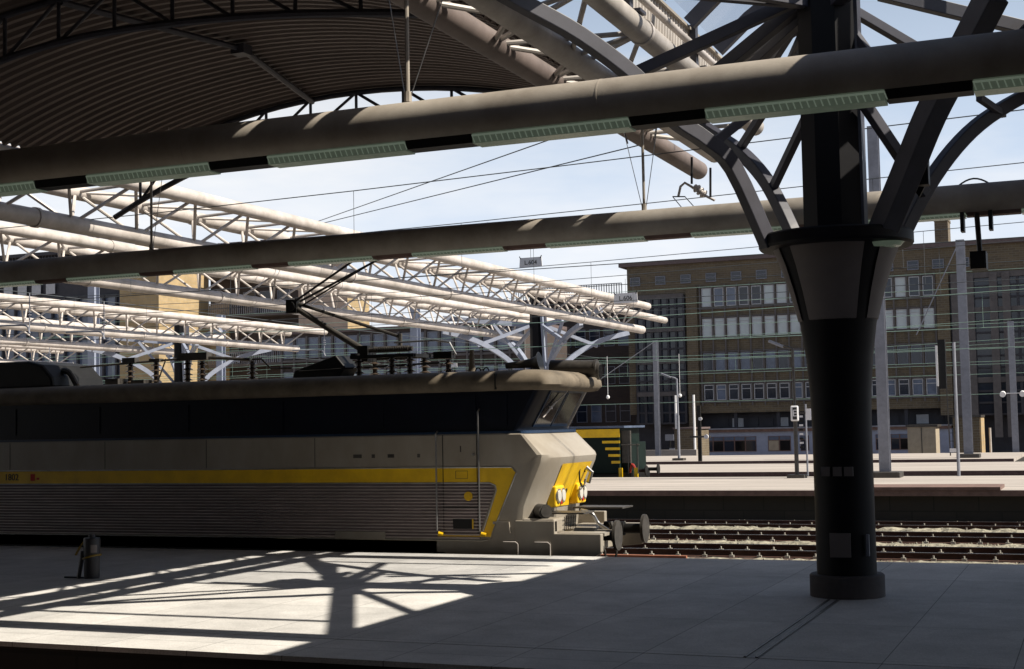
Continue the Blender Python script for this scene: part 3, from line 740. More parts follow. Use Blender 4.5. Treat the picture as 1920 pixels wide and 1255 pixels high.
px = at(765, 190, Y=Y1); rod(px.x, Y1, 5.19, 7.8, 'thin steel rod with guy wires holding the near duct under the vault', ((0.95, 0.2), (-0.6, 0.3)))
px = at(1208, 395, Y=Y2); rod(px.x, Y2, 5.16, 6.9, 'thin dark rod with guy wires holding the far duct left of the column', ((0.4, -0.2), (-0.45, 0.1)))
px = at(287, 350, Y=20.0); rod(px.x, Y2, 5.16, 7.2, 'thin dark rod at the left behind the near duct', ((0.3, 0.1),))
wl = MB().path([(at(1790, 355, Y=Y2).x + 0.5 * u, Y2, 5.12 + 0.12 * math.sin(math.pi * u)) for u in [i / 10 for i in range(11)]], 0.012, 6)
single('cable_loop', 'thin cable loop arching over the far duct at the right', 'cable', wl, 'wire')
# catenary registration arm hanging from the near truss
ca = thing('insulator_arm', 'grey wire support arm with insulator hanging under the near truss', 'insulator', (-6, 23, 5), None)
P = lambda x, y, Y=22.4: at(x, y, Y=Y)
obj('drop_pipe', MB().tube(P(1297, 295), P(1297, 345), 0.02, 8), 'black', ca); obj('drop_pipe', MB().tube(P(1332, 315), P(1332, 372), 0.02, 8), 'black', ca)
obj('support_arm', MB().path([P(1272, 368), P(1276, 350), P(1284, 343), P(1296, 350), P(1312, 362), P(1340, 376)], 0.022, 8), 'white', ca)
obj('insulator', MB().tube(P(1302, 350), P(1322, 366), 0.05, 12).tube(P(1306, 353), P(1308, 355), 0.075, 12).tube(P(1312, 358), P(1314, 360), 0.075, 12).tube(P(1318, 363), P(1320, 365), 0.075, 12), 'white', ca)
obj('wire_fork', MB().tube(P(1261, 369), P(1285, 369), 0.01, 6).tube(P(1262, 370), P(1282, 394), 0.008, 6).tube(P(1285, 370), P(1306, 393), 0.008, 6), 'black', ca)

# ------------------------------------------------------------------ small things on the near platform
h = Vector((-13.1, 16.05, 0)); t = thing('hose_canister', 'small dark cylindrical canister with yellow strap and hose standing on the platform', 'canister', h)
obj('canister_body', MB().lathe(h, [(0.125, 0), (0.13, 0.02), (0.13, 0.34), (0.14, 0.35), (0.14, 0.60), (0.135, 0.62), (0.06, 0.63), (0.05, 0.68)], 24), 'bin', t)
obj('strap', MB().path([h + Vector((0.148 * math.cos(a), 0.148 * math.sin(a), 0.33 + 0.035 * math.cos(a))) for a in [2 * math.pi * i / 20 for i in range(20)]], 0.016, 6, closed=True), 'hose', t)
obj('label_patch', MB().lathe(h, [(0.143, 0.40), (0.143, 0.52)], 6, -60, -15, cap=False), 'panel', t)
obj('flap', MB().beam([h + Vector((-0.14, -0.05, 0.56)), h + Vector((-0.19, -0.08, 0.48)), h + Vector((-0.26, -0.1, 0.36))], 0.05, 0.025), 'hose', t, smooth=False)
obj('side_leg', MB().tube(h + Vector((-0.14, -0.06, 0.42)), h + Vector((-0.2, -0.1, 0)), 0.035, 8), 'bin', t)
obj('foot_bar', MB().tube(h + Vector((-0.5, -0.1, 0.014)), h + Vector((-0.1, -0.08, 0.014)), 0.013, 6), 'bin', t)
t.scale = (0.82, 0.82, 0.9)
#LOCO#
# ------------------------------------------------------------------ the electric locomotive
LY0, LY1, LC = 20.9, 23.9, 22.4
lo = thing('electric_locomotive', 'long silver grey electric locomotive with yellow stripe, yellow nose panel and raised pantograph', 'locomotive', (-19, LC, RL))


def outline(xf, inset=0.0, xb=-29.5, corner=0.30):
    """plan of the body: straight sides, corners drawn in to a narrower front"""
    c = corner; pts = [(-1.5, -0.92), (-1.47, -0.62), (-1.38, -0.36), (-1.22, -0.16), (-1.02, -0.04), (-0.8, 0.0)]
    near = [(xf + c * dx * 1.0, LC + y) for y, dx in pts]; far = [(x, 2 * LC - y) for x, y in near][::-1]
    res = [(xb, LC - 1.5), (-9.1, LC - 1.5)] + near + far + [(-9.1, LC + 1.5), (xb, LC + 1.5)]
    if inset: res = [(x - inset if x > xb + 0.1 else x, LC + (y - LC) * (1 - inset / 1.5)) for x, y in res]
    return res


def ring(z, xf, inset=0.0, **k): return [(x, y, z) for x, y in outline(xf, inset, **k)]


b = MB().loft([ring(-0.02, -8.36), ring(0.2, -8.36), ring(0.72, -8.30), ring(1.05, -8.16), ring(1.40, -8.0), ring(1.49, -7.98, 0.0), ring(1.54, -8.01, 0.0, corner=0.24), ring(1.87, -8.39, 0.0, corner=0.12), ring(1.90, -8.42, 0.03, corner=0.12)])
obj('body', b, 'body', lo, split=27)
# blue window band, the front raked forward at the top
b = MB().loft([ring(1.901, -8.44, 0.07, corner=0.14), ring(1.96, -8.44, 0.07, corner=0.14), ring(2.60, -8.07, 0.07, corner=0.14)])
band = obj('window_band', b, 'navy', lo, split=32)
obj('band_trim', MB().loft([ring(1.885, -8.37, 0.02, corner=0.13), ring(1.93, -8.37, 0.02, corner=0.13)]), 'navyframe', lo, split=32)
def fx(z): return -8.44 + (z - 1.96) / 0.64 * 0.37
def wsq(y0, y1, z0=2.02, z1=2.56, o=0.012): return [(fx(z0) - 0.1 + o, y0, z0), (fx(z0) - 0.1 + o, y1, z0), (fx(z1) - 0.1 + o, y1, z1), (fx(z1) - 0.1 + o, y0, z1)]
for y0, y1 in ((LC - 0.93, LC - 0.03), (LC + 0.03, LC + 0.93)):
    f = MB(); r = wsq(y0, y1, 1.99, 2.58); r2 = [(x + 0.07, y, z) for x, y, z in r]; f.loft([[Vector(q) for q in r], [Vector(q) + Vector((0.035, 0, 0)) for q in r]])
    fo = obj('windscreen', f, 'navyframe', lo, smooth=False)
    g = wsq(y0 + 0.06, y1 - 0.06, 2.04, 2.54); g = [(x + 0.04, y, z) for x, y, z in g]
    obj('pane', MB().add(g, [(0, 1, 2, 3)]), 'glassdark', fo, smooth=False)
wp = MB().tube((fx(2.56) + 0.02, LC - 0.25, 2.57), (fx(2.3) - 0.02, LC - 0.6, 2.3), 0.012, 6).box(fx(2.3) - 0.04, fx(2.3) - 0.0, LC - 0.64, LC - 0.56, 2.27, 2.32).tube((fx(2.38), LC - 0.5, 2.4), (fx(2.16) - 0.01, LC - 0.82, 2.14), 0.016, 6)
obj('wiper', wp, 'white', lo)
# near side cab windows: darker panes in the band
for x0, x1 in ((-10.15, -9.3), (-9.12, -8.75)):
    obj('side_window', MB().box(x0, x1, LY0 + 0.045, LY0 + 0.066, 2.02, 2.52), 'navy', lo, smooth=False)
for k in range(9):
    x0 = -28.2 + 1.95 * k; obj('side_grille', MB().box(x0, x0 + 1.6, LY0 + 0.05, LY0 + 0.067, 2.02, 2.5), 'navy', lo, smooth=False)
# roof with rounded eave
def rring(z, i): return ring(z, -7.92, i, corner=0.3)
b = MB().loft([rring(2.575, 0.08), rring(2.59, -0.0), rring(2.66, -0.06), rring(2.76, -0.05), rring(2.84, 0.02), rring(2.89, 0.14), rring(2.92, 0.4), rring(2.94, 0.9)])
obj('roof', b, 'locoroof', lo, split=50)
obj('roof_seam', MB().box(-8.92, -8.90, LY0 - 0.065, LY0 + 0.02, 2.6, 2.86), 'black', lo, smooth=False)
obj('gutter_slot', MB().box(-8.06, -8.02, 21.35, 21.42, 2.62, 2.84), 'black', lo, smooth=False)
# yellow stripe with slanting end, chrome mouldings
YS = LY0 - 0.004
b = MB().xz([(-29.4, 1.105), (-29.4, 1.345), (-8.68, 1.345), (-8.60, 1.26), (-9.06, 0.235), (-10.0, 0.235), (-10.0, 0.275), (-9.24, 0.275), (-9.17, 0.33), (-8.93, 0.98), (-8.95, 1.06), (-9.05, 1.105)], YS, LY0 + 0.01)
obj('stripe', b, 'yellow', lo, smooth=False)
def trim(pts, r=0.012): return MB().path([(x, YS - 0.004, z) for x, z in pts], r, 6)
obj('trim', trim([(-29.4, 1.35), (-8.67, 1.35), (-8.59, 1.26), (-9.06, 0.22), (-9.12, 0.185), (-9.2, 0.175), (-29.4, 0.175)]), 'steel', lo)
obj('trim', trim([(-29.4, 1.10), (-9.06, 1.10), (-8.96, 1.06), (-8.94, 0.98), (-9.20, 0.29)], 0.010), 'steel', lo)
# ribbed lower side
nr = 17; z0, z1 = 0.20, 1.085; vs = []; rows = nr * 6 + 1
for i in range(rows):
    z = z0 + (z1 - z0) * i / (rows - 1); ph = (i % 6) / 6
    y = LY0 - 0.003 - 0.024 * max(0, math.sin(2 * math.pi * ph)) ** 0.6
    xe = -9.245 + max(0, z - 0.29) / 0.7 * 0.28 if z < 1.0 else -8.965 - (z - 1.0) * 0.9
    vs += [(-29.4, y, z), (-20, y, z), (-15, y, z), (-11.0, y, z), (xe, y, z)]
fs = [(5 * i + j, 5 * i + j + 1, 5 * i + 6 + j, 5 * i + 5 + j) for i in range(rows - 1) for j in range(4)]
rb_ = MB().add(vs, fs); rb_.m = [1 if (k // 4) % 6 >= 3 else 0 for k in range(len(fs))]
obj('ribbed_side', rb_, ['rib', 'groove'], lo, split=60)
# panel seams
sm = MB()
for x in (-9.88, -9.27): sm.box(x - 0.006, x + 0.006, YS - 0.018, YS - 0.012, 0.29, 1.88)
sm.box(-9.87, -9.28, YS - 0.02, YS - 0.016, 0.70, 0.715)
obj('door_seam', sm, 'black', lo, smooth=False)
for x in (-9.97, -9.21):
    zt = 1.93 if x < -9.5 else 2.28
    obj('handrail', MB().path([(x, LY0 - 0.02, zt + 0.01), (x, LY0 - 0.10, zt - 0.03), (x, LY0 - 0.10, 0.33), (x, LY0 - 0.02, 0.28)], 0.014, 8), 'steel', lo)
    obj('rail_foot', MB().tube((x + 0.02, LY0 - 0.1, 0.29), (x + 0.1, LY0 - 0.08, 0.27), 0.03, 8), 'yellow', lo)
obj('round_plate', MB().tube((-9.43, LY0 - 0.02, 0.885), (-9.43, LY0 - 0.035, 0.885), 0.075, 20).tube((-9.43, LY0 - 0.03, 0.885), (-9.43, LY0 - 0.045, 0.885), 0.045, 16), 'yellow', lo)
obj('step_recess', MB().box(-9.71, -9.37, LY0 - 0.03, LY0 - 0.02, 0.36, 0.52), 'black', lo, smooth=False)
obj('step_edge', MB().box(-9.37, -9.345, LY0 - 0.035, LY0 - 0.02, 0.36, 0.52), 'yellow', lo, smooth=False)
obj('inspection_plate', MB().box(-9.66, -9.44, YS - 0.004, YS - 0.001, 1.17, 1.175).box(-9.66, -9.44, YS - 0.004, YS - 0.001, 1.29, 1.295).box(-9.66, -9.655, YS - 0.004, YS - 0.001, 1.17, 1.29).box(-9.445, -9.44, YS - 0.004, YS - 0.001, 1.17, 1.29), 'grease', lo, smooth=False)
obj('door_lock', MB().tube((-9.34, LY0, 1.56), (-9.34, LY0 - 0.03, 1.56), 0.022, 10), 'steel', lo)
obj('door_mark', MB().box(-9.575, -9.555, LY0 - 0.003, LY0 - 0.001, 1.6, 1.7), 'grease', lo, smooth=False)
obj('grab_handle', MB().path([(-8.47, 20.99, 1.58), (-8.44, 20.93, 1.56), (-8.42, 20.93, 1.30), (-8.44, 20.99, 1.28)], 0.014, 6), 'white', lo)
obj('side_box', MB().box(-11.9, -10.95, LY0 - 0.05, LY0, 0.17, 0.30), 'body', lo, smooth=False, bevel=0.01)
# underframe skirt below the ribbed side
obj('underframe', MB().box(-29.4, -8.9, LY0 + 0.25, LY1 - 0.25, -0.35, -0.03), 'black', lo, smooth=False)
obj('side_skirt', MB().xz([(-29.4, 0.17), (-29.4, 0.02), (-10.0, 0.02), (-9.7, -0.12), (-8.4, -0.12), (-8.4, 0.17)], LY0 + 0.03, LY0 + 0.06), 'body', lo, smooth=False)
obj('skirt_slot', MB().box(-9.66, -9.3, LY0 + 0.02, LY0 + 0.029, -0.02, 0.11), 'black', lo, smooth=False)
obj('solebar', MB().box(-29.4, -10.02, LY0 + 0.0, LY0 + 0.028, -0.10, 0.168), 'black', lo, smooth=False)
# bogies
for cx in (-12.6, -24.4):
    bo = obj('bogie', MB().box(cx - 2.1, cx + 2.1, LC - 1.12, LC - 0.98, -0.55, -0.3).box(cx - 2.1, cx + 2.1, LC + 0.98, LC + 1.12, -0.55, -0.3).box(cx - 0.3, cx + 0.3, LC - 1.1, LC + 1.1, -0.5, -0.36), 'black', lo, smooth=False)
    for wx in (-1.6, 0, 1.6):
        for s in (-0.74, 0.74): obj('wheel', MB().tube((cx + wx, LC + s - 0.06, RL + 0.55), (cx + wx, LC + s + 0.06, RL + 0.55), 0.55, 28), 'grease', bo)
# yellow nose panel following the front face
def nx(z):
    pts = [(0.55, -8.32), (0.72, -8.30), (1.05, -8.16), (1.40, -8.0)]
    for (a, xa), (c, xc) in zip(pts, pts[1:]):
        if z <= c: return xa + (z - a) / (c - a) * (xc - xa)
    return -8.0
vs = []; zz = [0.66, 0.74, 0.9, 1.05, 1.2, 1.3, 1.38]
for z in zz:
    hw = 0.80 + (z - 0.66) * 0.06
    for k in range(9): vs.append((nx(z) + 0.012, LC - hw + 2 * hw * k / 8, z))
obj('nose_panel', MB().add(vs, [(9 * i + j, 9 * i + j + 1, 9 * i + 10 + j, 9 * i + 9 + j) for i in range(len(zz) - 1) for j in range(8)]), 'yellow', lo)
# number on the nose and along the stripe, oval emblem
text_obj('nose_number', '18', 0.26, (nx(0.86) + 0.02, LC - 0.12, 0.86), (0, 1, 0), (0.35, 0, 1), 'ink', lo)
text_obj('fleet_number', '1802', 0.17, (-18.85, YS - 0.004, 1.225), (1, 0, 0), (0, 0, 1), 'ink', lo)
em = MB().path([(-19.32 + 0.13 * math.cos(a), YS - 0.006, 1.225 + 0.085 * math.sin(a)) for a in [2 * math.pi * i / 20 for i in range(20)]], 0.012, 5, closed=True)
eo = obj('emblem', em, 'ink', lo); text_obj('emblem_letter', 'B', 0.15, (-19.32, YS - 0.006, 1.225), (1, 0, 0), (0, 0, 1), 'ink', lo)
obj('stripe_mark', MB().box(-18.4, -18.3, YS - 0.006, YS - 0.001, 1.16, 1.29).box(-18.26, -18.2, YS - 0.006, YS - 0.001, 1.18, 1.22), 'redlens', lo, smooth=False)
# headlight clusters
for s in (-1, 1):
    yc = LC + s * 0.62; xx = nx(0.8)
    hb = obj('headlight_box', MB().box(xx - 0.02, xx + 0.14, yc - 0.24, yc + 0.24, 0.68, 1.02), 'yellow', lo, smooth=False, bevel=0.025)
    for dy, m_ in ((-0.115, 'lamp'), (0.115, 'lamp')):
        obj('headlight', MB().tube((xx + 0.12, yc + dy, 0.86), (xx + 0.165, yc + dy, 0.86), 0.118, 20), 'steel', hb)
        obj('lens', MB().tube((xx + 0.16, yc + dy, 0.86), (xx + 0.172, yc + dy, 0.86), 0.095, 20), m_, hb)
    obj('tail_light', MB().tube((xx + 0.14, yc, 0.745), (xx + 0.165, yc, 0.745), 0.03, 12), 'redlens', hb)
# hose, jumper cable and drawhook on the nose
obj('jumper_cable', MB().path(smooth_path([(nx(1.2) + 0.03, LC + 0.45 + 0.17 * math.cos(a), 1.15 + 0.19 * math.sin(a)) for a in [0.3 + 5.6 * i / 12 for i in range(13)]], 2), 0.014, 6), 'black', lo)
obj('jumper_socket', MB().path([(nx(1.2) + 0.05, LC + 0.62, 1.28), (nx(1.2) + 0.14, LC + 0.64, 1.2), (nx(1.0) + 0.16, LC + 0.66, 1.02)], 0.04, 8), 'steel', lo)
obj('step_tread', MB().box(-8.28, -7.62, LC - 0.98, LC - 0.36, 0.575, 0.60), 'grease', lo, smooth=False)
obj('step_tread', MB().box(-8.2, -7.32, LC + 0.30, LC + 0.98, 0.60, 0.625), 'grease', lo, smooth=False)
obj('air_reservoir', MB().tube((-8.34, LY0 + 0.34, 0.64), (-8.12, LY0 + 0.06, 0.64), 0.115, 20).tube((-8.12, LY0 + 0.06, 0.64), (-8.10, LY0 + 0.035, 0.64), 0.09, 16), 'grease', lo)
# stepped grey blocks below the nose
obj('buffer_beam', MB().box(-8.36, -7.78, LY0 + 0.05, LY1 - 0.05, -0.1, 0.30), 'body', lo, smooth=False, bevel=0.02)
obj('front_block', MB().box(-8.5, -7.95, LY0 - 0.02, LY0 + 0.55, 0.30, 0.53), 'body', lo, smooth=False, bevel=0.03)
obj('side_valance', MB().xz([(-8.62, -0.12), (-8.62, 0.5), (-7.95, 0.5), (-7.95, 0.30), (-7.18, 0.30), (-7.18, 0.02), (-7.3, -0.06), (-7.95, -0.12)], LY0 - 0.03, LY0 + 0.12), 'body', lo, smooth=False, bevel=0.012)
obj('side_valance', MB().xz([(-8.62, -0.12), (-8.62, 0.5), (-7.95, 0.5), (-7.95, 0.30), (-7.18, 0.30), (-7.18, 0.02), (-7.3, -0.06), (-7.95, -0.12)], LY1 - 0.12, LY1 + 0.03), 'body', lo, smooth=False, bevel=0.012)
obj('deck_plate', MB().box(-8.0, -7.16, LY0 + 0.12, LY0 + 1.0, 0.26, 0.305), 'body', lo, smooth=False)
for x0, x1 in ((-8.82, -8.57), (-8.28, -8.02)):
    fr = obj('jacking_flap', MB().box(x0, x1, LY0 - 0.05, LY0 - 0.031, -0.12, 0.17), 'body', lo, smooth=False)
    obj('flap_edge', MB().path([(x0, LY0 - 0.055, 0.165), (x1 - 0.04, LY0 - 0.055, 0.165), (x1, LY0 - 0.055, 0.13), (x1, LY0 - 0.055, -0.12)], 0.009, 5), 'white', fr)
obj('corner_bracket', MB().xz([(-9.0, 0.48), (-8.72, 0.48), (-8.70, 0.3), (-8.78, 0.36), (-8.86, 0.44), (-9.0, 0.44)], LY0 - 0.05, LY0), 'body', lo, smooth=False)
gr = MB()
for k in range(7): gr.box(-7.93, -7.92, LY0 + 0.45 + 0.1 * k, LY0 + 0.455 + 0.1 * k, 0.32, 0.54)
for k in range(3): gr.box(-7.93, -7.92, LY0 + 0.4, LY0 + 1.1, 0.36 + 0.07 * k, 0.365 + 0.07 * k)
obj('front_grille', gr, 'black', lo, smooth=False)
for s in (-1, 1):
    y = LC + s * 0.87
    bf = obj('buffer', MB().tube((-7.8, y, 0.24), (-7.45, y, 0.24), 0.12, 20).tube((-7.45, y, 0.24), (-7.12, y, 0.24), 0.085, 20), 'black', lo)
    obj('buffer_head', MB().tube((-7.12, y, 0.24), (-7.07, y, 0.24), 0.24, 32), 'grease', bf)
obj('drawhook', MB().path([(-7.8, LC, 0.24), (-7.5, LC, 0.24), (-7.42, LC, 0.32), (-7.45, LC, 0.40)], 0.04, 8), 'grease', lo)
for k, (yy, x1) in enumerate(((LC - 0.35, -7.45), (LC - 0.5, -7.5), (LC + 0.35, -7.45))):
    obj('brake_hose', MB().path(smooth_path([(-7.78, yy, 0.16), (-7.6, yy, 0.14), (x1, yy - 0.03, -0.05), (x1 - 0.05, yy, -0.24), (-7.65, yy, -0.2)]), 0.022, 6), 'grease', lo)
obj('pipe_bundle', MB().path(smooth_path([(-7.9, LC - 0.2, 0.6), (-7.7, LC - 0.25, 0.55), (-7.6, LC - 0.2, 0.38), (-7.4, LC - 0.3, 0.28)]), 0.03, 8), 'steel', lo)
# roof equipment
def insulator(x, y, z0, z1, n=4, r=0.105):
    b = MB().lathe((x, y, 0), [(0.05, z0), (0.05, z1)], 12)
    for i in range(n):
        z = z0 + (z1 - z0) * (i + 0.6) / (n + 0.2); b.lathe((x, y, 0), [(r, z - 0.015), (r, z - 0.008), (0.05, z + 0.02)], 16)
    o = obj('roof_insulator', b, 'ceramic', lo); return o
ZR = 2.94
for x, z1 in ((-17.1, 3.36), (-16.5, 3.36), (-15.78, 3.36), (-15.45, 3.34), (-14.35, 3.3)): insulator(x, LC, ZR, z1)
bus = MB().tube((-18.3, LC, 3.32), (-15.3, LC, 3.42), 0.02, 8).tube((-15.3, LC, 3.4), (-14.4, LC, 3.33), 0.03, 8).path([(-14.35, LC, 3.33), (-14.15, LC, 3.33), (-13.95, LC, 3.15), (-13.5, LC, 3.14)], 0.018, 8)
bus.box(-17.25, -16.95, LC - 0.08, LC + 0.08, 3.36, 3.46).box(-16.62, -16.38, LC - 0.08, LC + 0.08, 3.36, 3.42).box(-15.95, -15.3, LC - 0.1, LC + 0.1, 3.36, 3.5)
obj('busbar', bus, 'grease', lo)
obj('switch_arm', MB().tube((-16.35, LC - 0.2, 2.95), (-16.15, LC - 0.2, 3.4), 0.015, 6), 'grease', lo)
for q in ((-16.9, -16.6, LC - 0.3, LC, ZR, 3.02), (-17.5, -17.2, LC - 0.3, LC + 0.1, ZR, 3.06)): obj('switch_box', MB().box(*q), 'grease', lo, smooth=False)
b = MB()
b.xz([(-27, 2.9), (-27, 3.42), (-18.95, 3.44), (-18.6, 3.36), (-18.35, 3.12), (-18.3, 2.9)], LC - 0.9, LC + 0.9)
obj('roof_hood', b, 'black', lo, smooth=False, bevel=0.06)
obj('hood_lamp', MB().path(smooth_path([(-18.45, LC - 0.4, 3.25), (-18.28, LC - 0.4, 3.2), (-18.1, LC - 0.4, 2.95)]), 0.06, 8), 'grease', lo)
# slanted air spring housing beside the pantograph
b = MB().add([(-13.35, LC - 0.3, 2.92), (-12.4, LC - 0.3, 2.92), (-12.25, LC - 0.3, 3.1), (-12.45, LC - 0.3, 3.33), (-13.3, LC - 0.3, 3.08), (-13.35, LC + 0.3, 2.92), (-12.4, LC + 0.3, 2.92), (-12.25, LC + 0.3, 3.1), (-12.45, LC + 0.3, 3.33), (-13.3, LC + 0.3, 3.08)],
             [(0, 1, 2, 3, 4), (9, 8, 7, 6, 5), (0, 5, 6, 1), (1, 6, 7, 2), (2, 7, 8, 3), (3, 8, 9, 4), (4, 9, 5, 0)])
obj('motor_housing', b, 'black', lo, smooth=False, bevel=0.02)
for x in (-11.95, -11.3, -10.95, ): insulator(x, LC - 0.35, ZR, 3.24, 3, 0.11)
insulator(-11.95, LC + 0.35, ZR, 3.24, 3, 0.11); insulator(-10.95, LC + 0.35, ZR, 3.24, 3, 0.11)
insulator(-10.35, LC, ZR, 3.18, 2, 0.1)
pn = obj('pantograph_base', MB().box(-12.1, -10.85, LC - 0.42, LC - 0.32, 3.24, 3.30).box(-12.1, -10.85, LC + 0.32, LC + 0.42, 3.24, 3.30).box(-12.1, -12.0, LC - 0.4, LC + 0.4, 3.24, 3.34).box(-10.95, -10.85, LC - 0.4, LC + 0.4, 3.24, 3.30).box(-12.05, -11.85, LC - 0.2, LC + 0.2, 3.2, 3.48), 'black', lo, smooth=False)
sp = MB().tube((-11.85, LC - 0.1, 3.4), (-11.0, LC - 0.1, 3.4), 0.045, 10)
for k in range(20): sp.tube((-11.75 + 0.035 * k, LC - 0.1, 3.4), (-11.738 + 0.035 * k, LC - 0.1, 3.4), 0.06, 10)
obj('spring', sp, 'grease', pn)
K = Vector((-13.45, LC, 4.26))
obj('lower_arm', MB().tube((-12.0, LC, 3.4), K, 0.065, 12, 0.05), 'grease', pn)
obj('push_rod', MB().tube((-11.3, LC + 0.05, 3.62), K + Vector((0.1, 0.02, 0.05)), 0.03, 8).tube((-11.3, LC + 0.05, 3.4), (-11.3, LC + 0.05, 3.68), 0.04, 8), 'grease', pn)
obj('knee_joint', MB().tube(K + Vector((0, -0.16, 0)), K + Vector((0, 0.16, 0)), 0.085, 12).box(K.x - 0.12, K.x + 0.1, K.y - 0.1, K.y + 0.1, K.z - 0.12, K.z + 0.13), 'black', pn)
HD = Vector((-11.75, LC, 5.12))
for s in (-1, 1): obj('upper_arm', MB().tube(K + Vector((0.04, s * 0.08, 0.08)), HD + Vector((0, s * 0.42, 0)), 0.022, 8), 'black', pn)
obj('upper_brace', MB().tube(K + Vector((0.1, 0, -0.02)), HD + Vector((0.15, 0, -0.05)), 0.015, 6), 'black', pn)
obj('collector_head', MB().box(HD.x - 0.16, HD.x - 0.12, LC - 0.62, LC + 0.62, 5.16, 5.2).box(HD.x + 0.12, HD.x + 0.16, LC - 0.62, LC + 0.62, 5.16, 5.2).path([(HD.x - 0.14, LC - 0.6, 5.18), (HD.x - 0.14, LC - 0.8, 5.1), (HD.x - 0.14, LC - 0.95, 4.93)], 0.016, 6).path([(HD.x + 0.14, LC - 0.6, 5.18), (HD.x + 0.14, LC - 0.8, 5.1), (HD.x + 0.14, LC - 0.95, 4.93)], 0.016, 6).tube((HD.x, LC - 0.45, 5.13), (HD.x, LC + 0.45, 5.13), 0.02, 6), 'black', pn)
# second, folded pantograph head showing as pale horns
obj('folded_head', MB().path([(-11.4, LC, 3.52), (-10.6, LC, 3.53), (-10.32, LC, 3.48), (-10.2, LC, 3.28), (-10.75, LC, 3.2)], 0.016, 6), 'steel', pn)
obj('roof_cable', MB().tube((-13.2, LC - 0.3, 3.06), (-10.4, LC - 0.3, 3.12), 0.018, 6).box(-10.6, -10.25, LC - 0.1, LC + 0.1, 3.2, 3.32), 'black', lo)
obj('roof_mast', MB().lathe((-9.9, LC, 0), [(0.075, 2.94), (0.05, 3.1), (0.04, 3.33)], 12), 'locoroof', lo)
ho = MB(); ho.path([(-9.12, 22.0, 3.02), (-8.9, 22.0, 3.03), (-8.65, 22.0, 3.05), (-8.55, 22.0, 3.06), (-8.5, 22.0, 3.07)], [0.05, 0.06, 0.08, 0.12, 0.17], 16)
obj('horn', ho, 'grease', lo)
obj('lamp_housing', MB().tube((-8.6, 22.9, 2.98), (-7.80, 22.9, 2.95), 0.145, 24).tube((-7.80, 22.9, 2.95), (-7.76, 22.9, 2.95), 0.155, 24).tube((-7.76, 22.9, 2.9), (-7.71, 22.9, 2.9), 0.14, 24), 'grease', lo)
obj('lamp_glass', MB().tube((-7.709, 22.9, 2.9), (-7.70, 22.9, 2.9), 0.12, 24), 'glassdark', lo)
for x in (-10.15, -9.6, -9.45):
    obj('lifting_eye', MB().path([(x + 0.05 * math.cos(a), LC - 0.5, 2.93 + 0.07 * math.sin(a)) for a in [math.pi * i / 8 for i in range(9)]], 0.012, 6), 'black', lo)
for k in range(8):
    x = -12.3 - 2.2 * k; obj('panel_seam', MB().box(x, x + 0.012, LY0 - 0.004, LY0 - 0.001, 1.37, 1.87), 'grease', lo, smooth=False)
for x, w_ in ((-11.55, 0.16), (-11.2, 0.06), (-10.9, 0.12), (-10.35, 0.05)): obj('small_plate', MB().box(x, x + w_, LY0 - 0.006, LY0 - 0.001, 1.52, 1.58), 'grease', lo, smooth=False)
# the builder works at LC +-1.5 m; the real body is a little narrower, its platform side stays where it is
lo.scale.y = 0.84; lo.location.y = LY0 + 1.5 * 0.84; lo.location.x -= 0.07
# ------------------------------------------------------------------ small yellow and green shunter behind
sh = thing('shunting_locomotive', 'small dark green shunter with yellow stripes and yellow steps, seen beyond the nose', 'locomotive', (-20, 53.3, RL))
SY = 52.0
def sx(px): return at(px, 860, Y=SY).x
obj('hood', MB().box(-26, sx(1162), SY, SY + 2.6, 0.1, 1.86), 'green', sh, smooth=False, bevel=0.03)
obj('hood_roof', MB().box(-26.1, sx(1172), SY - 0.05, SY + 2.65, 1.86, 1.94), 'paneb', sh, smooth=False)
obj('yellow_band', MB().box(-26, sx(1163), SY - 0.02, SY, 1.5, 1.82), 'yellow', sh, smooth=False)
for k in range(4): obj('yellow_bar', MB().box(sx(1130) + 0.12 * k, sx(1163), SY - 0.02, SY, 1.27 - 0.26 * k, 1.37 - 0.26 * k), 'yellow', sh, smooth=False)
obj('lower_hood', MB().box(-26, sx(1178), SY + 0.3, SY + 2.3, 0.1, 1.3), 'green', sh, smooth=False)
obj('frame', MB().box(-26, sx(1182), SY + 0.1, SY + 2.5, -0.5, 0.12), 'black', sh, smooth=False)
obj('radiator_grille', MB().box(sx(1164), sx(1180), SY + 0.15, SY + 0.3, 0.5, 1.75), 'grease', sh, smooth=False)
for px in (1163, 1192): obj('yellow_step', MB().box(sx(px) - 0.07, sx(px) + 0.07, SY - 0.02, SY + 0.06, -0.42, 0.32), 'yellow', sh, smooth=False)
for px in (1178, 1196): obj('handrail', MB().tube((sx(px), SY, 0.1), (sx(px), SY, 1.25), 0.02, 6), 'grease', sh)
obj('handrail', MB().tube((sx(1165), SY, 1.2), (sx(1200), SY, 1.2), 0.02, 6), 'grease', sh)
for s in (0.5, 2.1): obj('buffer', MB().tube((sx(1182), SY + s, 0.2), (sx(1203), SY + s, 0.2), 0.07, 10).tube((sx(1203), SY + s, 0.2), (sx(1205), SY + s, 0.2), 0.2, 16), 'black', sh)
obj('hose', MB().path(smooth_path([(sx(1176), SY + 0.3, 0.1), (sx(1182), SY + 0.2, 0.45), (sx(1188), SY + 0.2, 0.2), (sx(1186), SY + 0.2, -0.2)]), 0.05, 6), 'red', sh)
for wx in (-23.5, -20.5, -18.4): 
    for s in (0.55, 2.0): obj('wheel', MB().tube((wx, SY + s - 0.06, RL + 0.45), (wx, SY + s + 0.06, RL + 0.45), 0.45, 20), 'black', sh)

